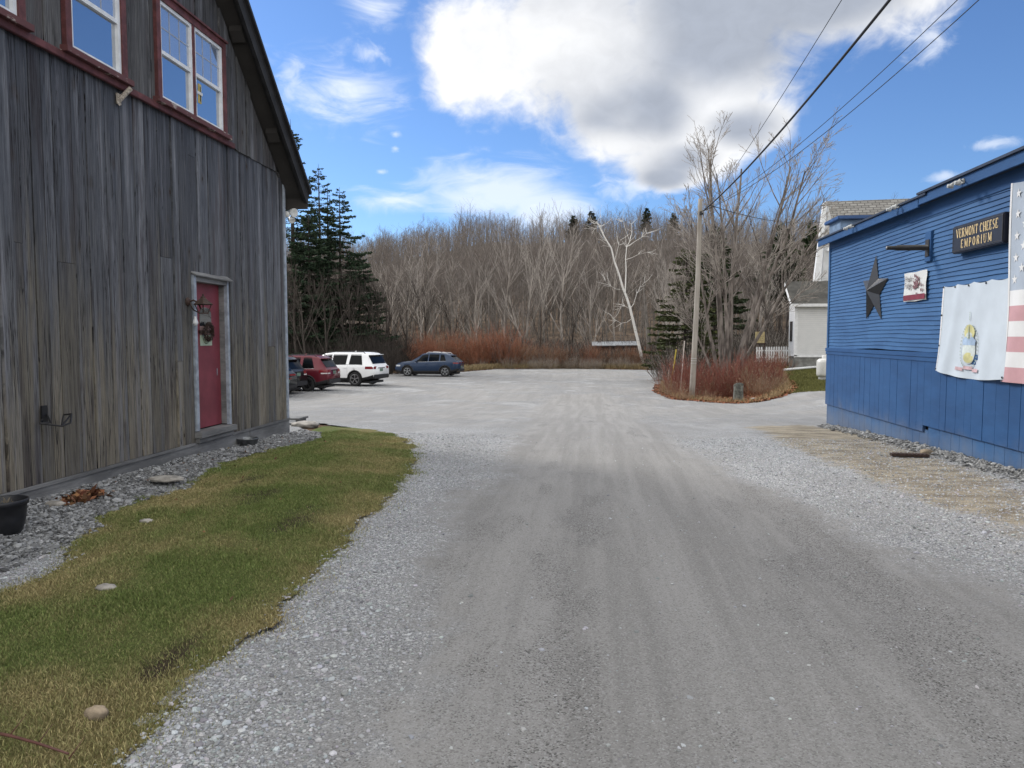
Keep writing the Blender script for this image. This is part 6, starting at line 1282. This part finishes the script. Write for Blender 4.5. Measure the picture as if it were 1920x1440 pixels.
def put_shrub(kind, x, y, s):
    K = SH[kind]; v = random.randrange(K['nv']); key = (kind, v)
    if key not in sproto:
        o = tree_obj(K['name'], shrub(K['H'], K['n'], 300 + hash(kind) % 7 * 0 + v * 13 + len(kind), K['sp'], K['tw'], K['r'], K['base']), 1, K['label'], 'shrub', K['group'], (0, 0, 0), K['mats'], parts=('stems', 'twigs'), sides=(3, 3)); sproto[key] = o; dead_leaves(o, K)
    else: o = copy_tree(sproto[key])
    return put(o, x, y, s)
SH = dict(
 red=dict(name='dogwood_shrub', H=1.5, n=48, sp=.50, tw=9, r=.009, base=.5, nv=4, mats=(B_RED, B_RED), label='red twigged dogwood shrub in the island round the utility pole', group='red shrubs on the island'),
 isl=dict(name='weedy_shrub', H=1.1, n=40, sp=.55, tw=8, r=.008, base=.5, nv=3, mats=(B_RUST, B_TAN), label='tan dried weedy shrub at the rim of the island round the utility pole', group='tan shrubs on the island'),
 far=dict(name='dogwood_thicket', H=2.9, n=120, sp=.50, tw=7, r=.016, base=.9, nv=3, mats=(B_RUST, B_RED2), label='rusty red bush at the far left edge of the gravel lot', group='rusty bushes along the far lot edge'),
 brush=dict(name='bare_shrub', H=2.3, n=95, sp=.60, tw=7, r=.014, base=.9, nv=4, mats=(B_TWIG, B_TWIGD), label='bare brown grey shrub in the brush along the far lot edge', group='bare brush along the far lot edge'),
 dark=dict(name='dark_shrub', H=2.8, n=110, sp=.65, tw=7, r=.015, base=1.0, nv=3, mats=(B_TWIGD, B_TWIGD), label='dark twiggy shrub in the shade behind the parked suvs', group='dark shrubs behind the parked cars'),  # stems coloured dark to stand for the shade behind the cars
 far2=dict(name='rusty_shrub', H=2.6, n=110, sp=.55, tw=7, r=.014, base=.9, nv=3, mats=(B_TAN, B_RUST), label='orange brown rusty shrub in the band along the far lot edge', group='orange brown shrubs along the far lot edge'),
 weed=dict(name='dry_weed', H=1.25, n=70, sp=.35, tw=6, r=.010, base=.8, nv=3, mats=(B_TAN, B_TWIG), label='dry tan weed clump at the gravel edge below the brush', group='dry weeds at the far gravel edge'))
def sx(px, Y): return float(ay(px, 690, Y)[0])
rs = random.Random(9)
for px, Y in ((1262, 31.5), (1283, 30.5), (1283, 32.8), (1312, 30.6), (1318, 32), (1336, 30.2), (1340, 32.5), (1360, 30.6), (1368, 32.2), (1388, 31), (1398, 30.2), (1402, 32.4), (1420, 30.8), (1428, 32.2), (1445, 31.3), (1448, 33.4), (1300, 34.5), (1330, 35.5), (1390, 34.8), (1425, 35.4), (1374, 30.2), (1412, 29.5), (1440, 30)): put_shrub('red' if rs.random() < .58 else 'isl', sx(px, Y + 2.7), Y + 2.7, rs.uniform(.85, 1.2))
for px, Y in ((1252, 31.0), (1268, 29.3), (1285, 28.6), (1316, 28.9), (1334, 28.6), (1432, 29.2), (1455, 29.8), (1464, 31.5), (1248, 33.5), (1255, 36), (1270, 38), (1460, 34), (1430, 28.9)): put_shrub('isl', sx(px, Y + 2.6), Y + 2.6, rs.uniform(.40, .75))
for px, Y, s in ((905, 66, 1.08), (930, 67, 1.1), (955, 66.5, 1.12), (978, 67, 1.05), (920, 69, 1.1), (945, 70, 1.15), (865, 66, 1.0), (845, 66, 1.05), (820, 65, 1.05), (795, 64, 1.0), (830, 68, 1.15), (860, 69, 1.1), (1105, 67, .65), (1098, 68, .6), (880, 68, .95)): put_shrub('far' if rs.random() < .6 else 'far2', sx(px, Y), Y - 1.2, s * 1.02)
for i in range(24): px = 985 + 265 * (i + rs.random()) / 24; Y = rs.choice([66, 67, 68.5]); put_shrub('far2', sx(px, Y), Y, rs.uniform(.5, .9))
for i in range(58):
    px = 985 + 265 * (i + rs.random()) / 58; Y = rs.choice([66.5, 68, 69.5, 72, 75]); put_shrub('brush', sx(px, Y), Y, rs.uniform(.7, 1.15) * (1.25 if Y > 71 else .85))
for i in range(26): px = 740 + 250 * (i + rs.random()) / 26; Y = rs.choice([66, 70, 72, 74, 76]); put_shrub('brush', sx(px, Y), Y, rs.uniform(.9, 1.4))
for i in range(34): px = 545 + 205 * (i + rs.random()) / 34; Y = rs.choice([54, 56, 58, 60, 62, 64]); put_shrub('dark', sx(px, Y), Y, rs.uniform(.8, 1.3))
for i in range(24): px = 1390 + 130 * (i + rs.random()) / 24; Y = rs.choice([47, 50, 54, 58, 62]); put_shrub('brush', sx(px, Y), Y, rs.uniform(.6, 1.2))
for i in range(14): px = 1245 + 150 * (i + rs.random()) / 14; Y = rs.choice([42, 46, 50, 56]); put_shrub('brush', sx(px, Y), Y, rs.uniform(.7, 1.1))
for i in range(34): px = 880 + 365 * (i + rs.random()) / 34; Y = rs.uniform(64.3, 65.6); put_shrub('weed', sx(px, Y), Y, rs.uniform(.5, .95))
for px, Y in ((1470, 42), (1455, 41.5), (1425, 41)): put_shrub('isl', sx(px, Y), Y, rs.uniform(.7, 1.0))
# leaf litter and dry grass fringe
def litter(name, n_, fn, size, base):
    x, y = fn(n_); return finish(leaves(name, x, y, g(x, y) + .004 + RNG.uniform(0, .03, len(x)), RNG.uniform(*size, len(x)), base, .4), kind='stuff')
def isl(n_):
    x = RNG.uniform(2.6, 9.5, n_); y = RNG.uniform(29.5, 42, n_); k_ = poly_sd(ISLAND, x, y) > -.25 - .2 * RNG.uniform(0, 1, n_); return x[k_], y[k_]
litter('leaf_litter', 26000, isl, (.035, .085), (.20, .085, .045))
def edge(n_):
    px = RNG.uniform(860, 1250, n_); Y = np.interp(px, [870, 930, 1080, 1243], [58.5, 63.6, 65.4, 62.8]) + .15 + np.abs(RNG.normal(0, 1.3, n_)); x = np.array([0.]) + Y * ((px - 1110) / 1400.0); return x, Y
litter('edge_litter', 9000, edge, (.05, .12), (.19, .10, .055))
def fringe(n_):
    x = RNG.uniform(2.4, 10, n_); y = RNG.uniform(29.5, 44, n_); s = poly_sd(ISLAND, x, y); k_ = (s > -.1) & (s < .9 * RNG.uniform(0, 1, n_)); return x[k_], y[k_]
def tufts(name, x, y, h, col, wd=.006):
    n_ = len(x); th = RNG.uniform(0, 6.283, n_); H = h * RNG.uniform(.5, 1.2, n_); b = np.stack([x, y, g(x, y) - .02], -1); s = np.stack([np.cos(th), np.sin(th), 0 * th], -1) * wd; l = np.stack([np.cos(th * 3.1), np.sin(th * 3.1), 0 * th], -1) * (H * RNG.uniform(.1, .8, n_))[:, None]
    m_ = b + l * .4 + np.array([0, 0, 1]) * (H * .6)[:, None]; t = b + l + np.array([0, 0, 1]) * H[:, None]; V = np.stack([b - s, b + s, m_ + s * .7, m_ - s * .7, t], 1).reshape(-1, 3); i = np.arange(n_)[:, None] * 5
    c = np.array(col)[None] * RNG.uniform(.5, 1.4, (n_, 1)); return finish(np_mesh(name, V, [np.concatenate([i, i + 1, i + 2, i + 3], 1), np.concatenate([i + 3, i + 2, i + 4], 1)], M_BLADE, False, None, np.repeat(c, 5, 0)), kind='stuff')
x, y = fringe(40000); tufts('dry_grass', x, y, .24, (.30, .22, .12), .008)
x, y = edge(14000); tufts('edge_grass', x, y, .5, (.26, .20, .11), .014)
x = RNG.uniform(7.2, 13.5, 60000); y = RNG.uniform(26.5, 42, 60000); k_ = (poly_sd(ISLAND, x, y) < -.05) & (poly_sd(FAR, x, y) < .15 * RNG.uniform(-1, 1, 60000)); x, y = x[k_], y[k_]
tufts('verge_grass', x, y, .09, (.13, .13, .04), .010)
# ---- the wooded hillside: near trees as objects, the rest of the wood as one mass
QH = dict(seg=[7, 5, 3], n=[17, 9], t0=[.34, .15], ang=[.75, .6], len=[.36, .42], fall=[.55, .4], rr=[.40, .5], up=[.01, .07, .03], wig=[.04, .09, .14], tap=[.22, .3, .4])
QH2 = dict(seg=[6, 6, 4, 3], n=[9, 8, 5], t0=[.22, .25, .2], ang=[.6, .5, .55], len=[.58, .36, .42], fall=[.4, .4, .4], rr=[.5, .45, .6], up=[.02, .06, .04, .02], wig=[.04, .05, .1, .12], tap=[.25, .25, .4, .5])
hv = []
B_TWIGH2 = m_bark('brown hill twigs', (.095, .080, .072), (.19, .16, .142), .25); B_TWIGH3 = m_bark('pale hill twigs', (.155, .138, .127), (.30, .268, .246), .25)
B_TRUNKH = m_bark('pale hill trunk', (.12, .108, .098), (.27, .248, .225), .5)
for i, (Q, H, r) in enumerate(((QH, 12, .14), (QH, 13.5, .15), (QH2, 9.5, .13), (QH, 10.5, .11), (QH2, 11, .13))):
    lv = grow(Q, H, r, 500 + i, rmin=.014); a, b = sticks(lv[0] + (lv[1] if Q is QH2 else []), 4); c, d = sticks([q for l in (lv[2:] if Q is QH2 else lv[1:]) for q in l], 3)
    V = np.concatenate([a, c]); o = np_mesh('hill_tree', V, [b, d + len(a)], [B_TRUNKH if i == 3 else B_GREY, (B_TWIGH3, B_TWIGH2, B_TWIGH, B_TWIGH3, B_TWIGH2)[i]], False); mi = np.zeros(len(b) + len(d), np.int32); mi[len(b):] = 1; o.data.polygons.foreach_set('material_index', mi); hv.append(o)
    finish(o, 'slender bare tree on the lower slope of the wooded hill', 'tree', 'bare trees on the lower hill slope')
rh = np.random.default_rng(77); pts = []
def wedge(y0, y1, n_):
    y = rh.uniform(y0 ** 1.5, y1 ** 1.5, n_) ** (1 / 1.5); u = rh.uniform(-640, 520, n_); x = u * y / 1400 + rh.normal(0, 3, n_); return x, y
x, y = wedge(82, 99, 170)
for i in range(len(x)):
    o = hv[i % 5] if i < 5 else hv[i % 5].copy()
    if i >= 5: C.objects.link(o)
    o.location = (x[i], y[i], float(hillz(x[i:i+1], y[i:i+1])[0]) - .2); s = rh.uniform(.48, .82); o.scale = (s, s, s); o.rotation_euler = (rh.normal(0, .04), rh.normal(0, .04), rh.uniform(0, 6.28))
x, y = wedge(93, 218, 4600); z = hillz(x, y) - .3; kk = rh.integers(0, 5, len(x)); pk_ = (y > 150) & (rh.uniform(0, 1, len(x)) < .62); kk[pk_] = rh.choice([0, 3], pk_.sum()); pk_ = (y < 125) & (rh.uniform(0, 1, len(x)) < .4); kk[pk_] = rh.choice([1, 2, 4], pk_.sum())  # paler kinds favoured on the crest: sunlight there put into the twig colour
me = bpy.data.meshes.new('forest'); me.vertices.add(len(x)); me.vertices.foreach_set('co', np.stack([x, y, z], -1).astype(np.float32).ravel())
for nm, val in (('tk', kk.astype(np.float32)), ('ts', (rh.uniform(.48, .80, len(x)) * (1 + .16 * fbm2(x * .05, y * .05, 91, 3, 1.2))).astype(np.float32)), ('tr', rh.uniform(0, 6.28, len(x)).astype(np.float32))):
    a = me.attributes.new(nm, 'FLOAT', 'POINT'); a.data.foreach_set('value', val)
fo = bpy.data.objects.new('forest', me); C.objects.link(fo); finish(fo, kind='stuff')
ng = bpy.data.node_groups.new('scatter', 'GeometryNodeTree'); ng.interface.new_socket('Geometry', in_out='INPUT', socket_type='NodeSocketGeometry'); ng.interface.new_socket('Geometry', in_out='OUTPUT', socket_type='NodeSocketGeometry')
gi_ = ng.nodes.new('NodeGroupInput'); go_ = ng.nodes.new('NodeGroupOutput'); jn = ng.nodes.new('GeometryNodeJoinGeometry')
def na(nm): q = ng.nodes.new('GeometryNodeInputNamedAttribute'); q.data_type = 'FLOAT'; q.inputs[0].default_value = nm; return q.outputs[0]
rx = ng.nodes.new('ShaderNodeCombineXYZ'); ng.links.new(na('tr'), rx.inputs[2]); tk_ = na('tk'); ts_ = na('ts')
for i, o in enumerate(hv):
    cmp_ = ng.nodes.new('FunctionNodeCompare'); cmp_.data_type = 'FLOAT'; cmp_.operation = 'EQUAL'; ng.links.new(tk_, cmp_.inputs[0]); cmp_.inputs[1].default_value = i; cmp_.inputs['Epsilon'].default_value = .1
    oi = ng.nodes.new('GeometryNodeObjectInfo'); oi.transform_space = 'ORIGINAL'; oi.inputs[0].default_value = o; oi.inputs['As Instance'].default_value = True
    ip = ng.nodes.new('GeometryNodeInstanceOnPoints'); ng.links.new(gi_.outputs[0], ip.inputs['Points']); ng.links.new(cmp_.outputs[0], ip.inputs['Selection']); ng.links.new(oi.outputs['Geometry'], ip.inputs['Instance']); ng.links.new(rx.outputs[0], ip.inputs['Rotation']); ng.links.new(ts_, ip.inputs['Scale']); ng.links.new(ip.outputs[0], jn.inputs[0])
ng.links.new(jn.outputs[0], go_.inputs[0]); fo.modifiers.new('scatter', 'NODES').node_group = ng
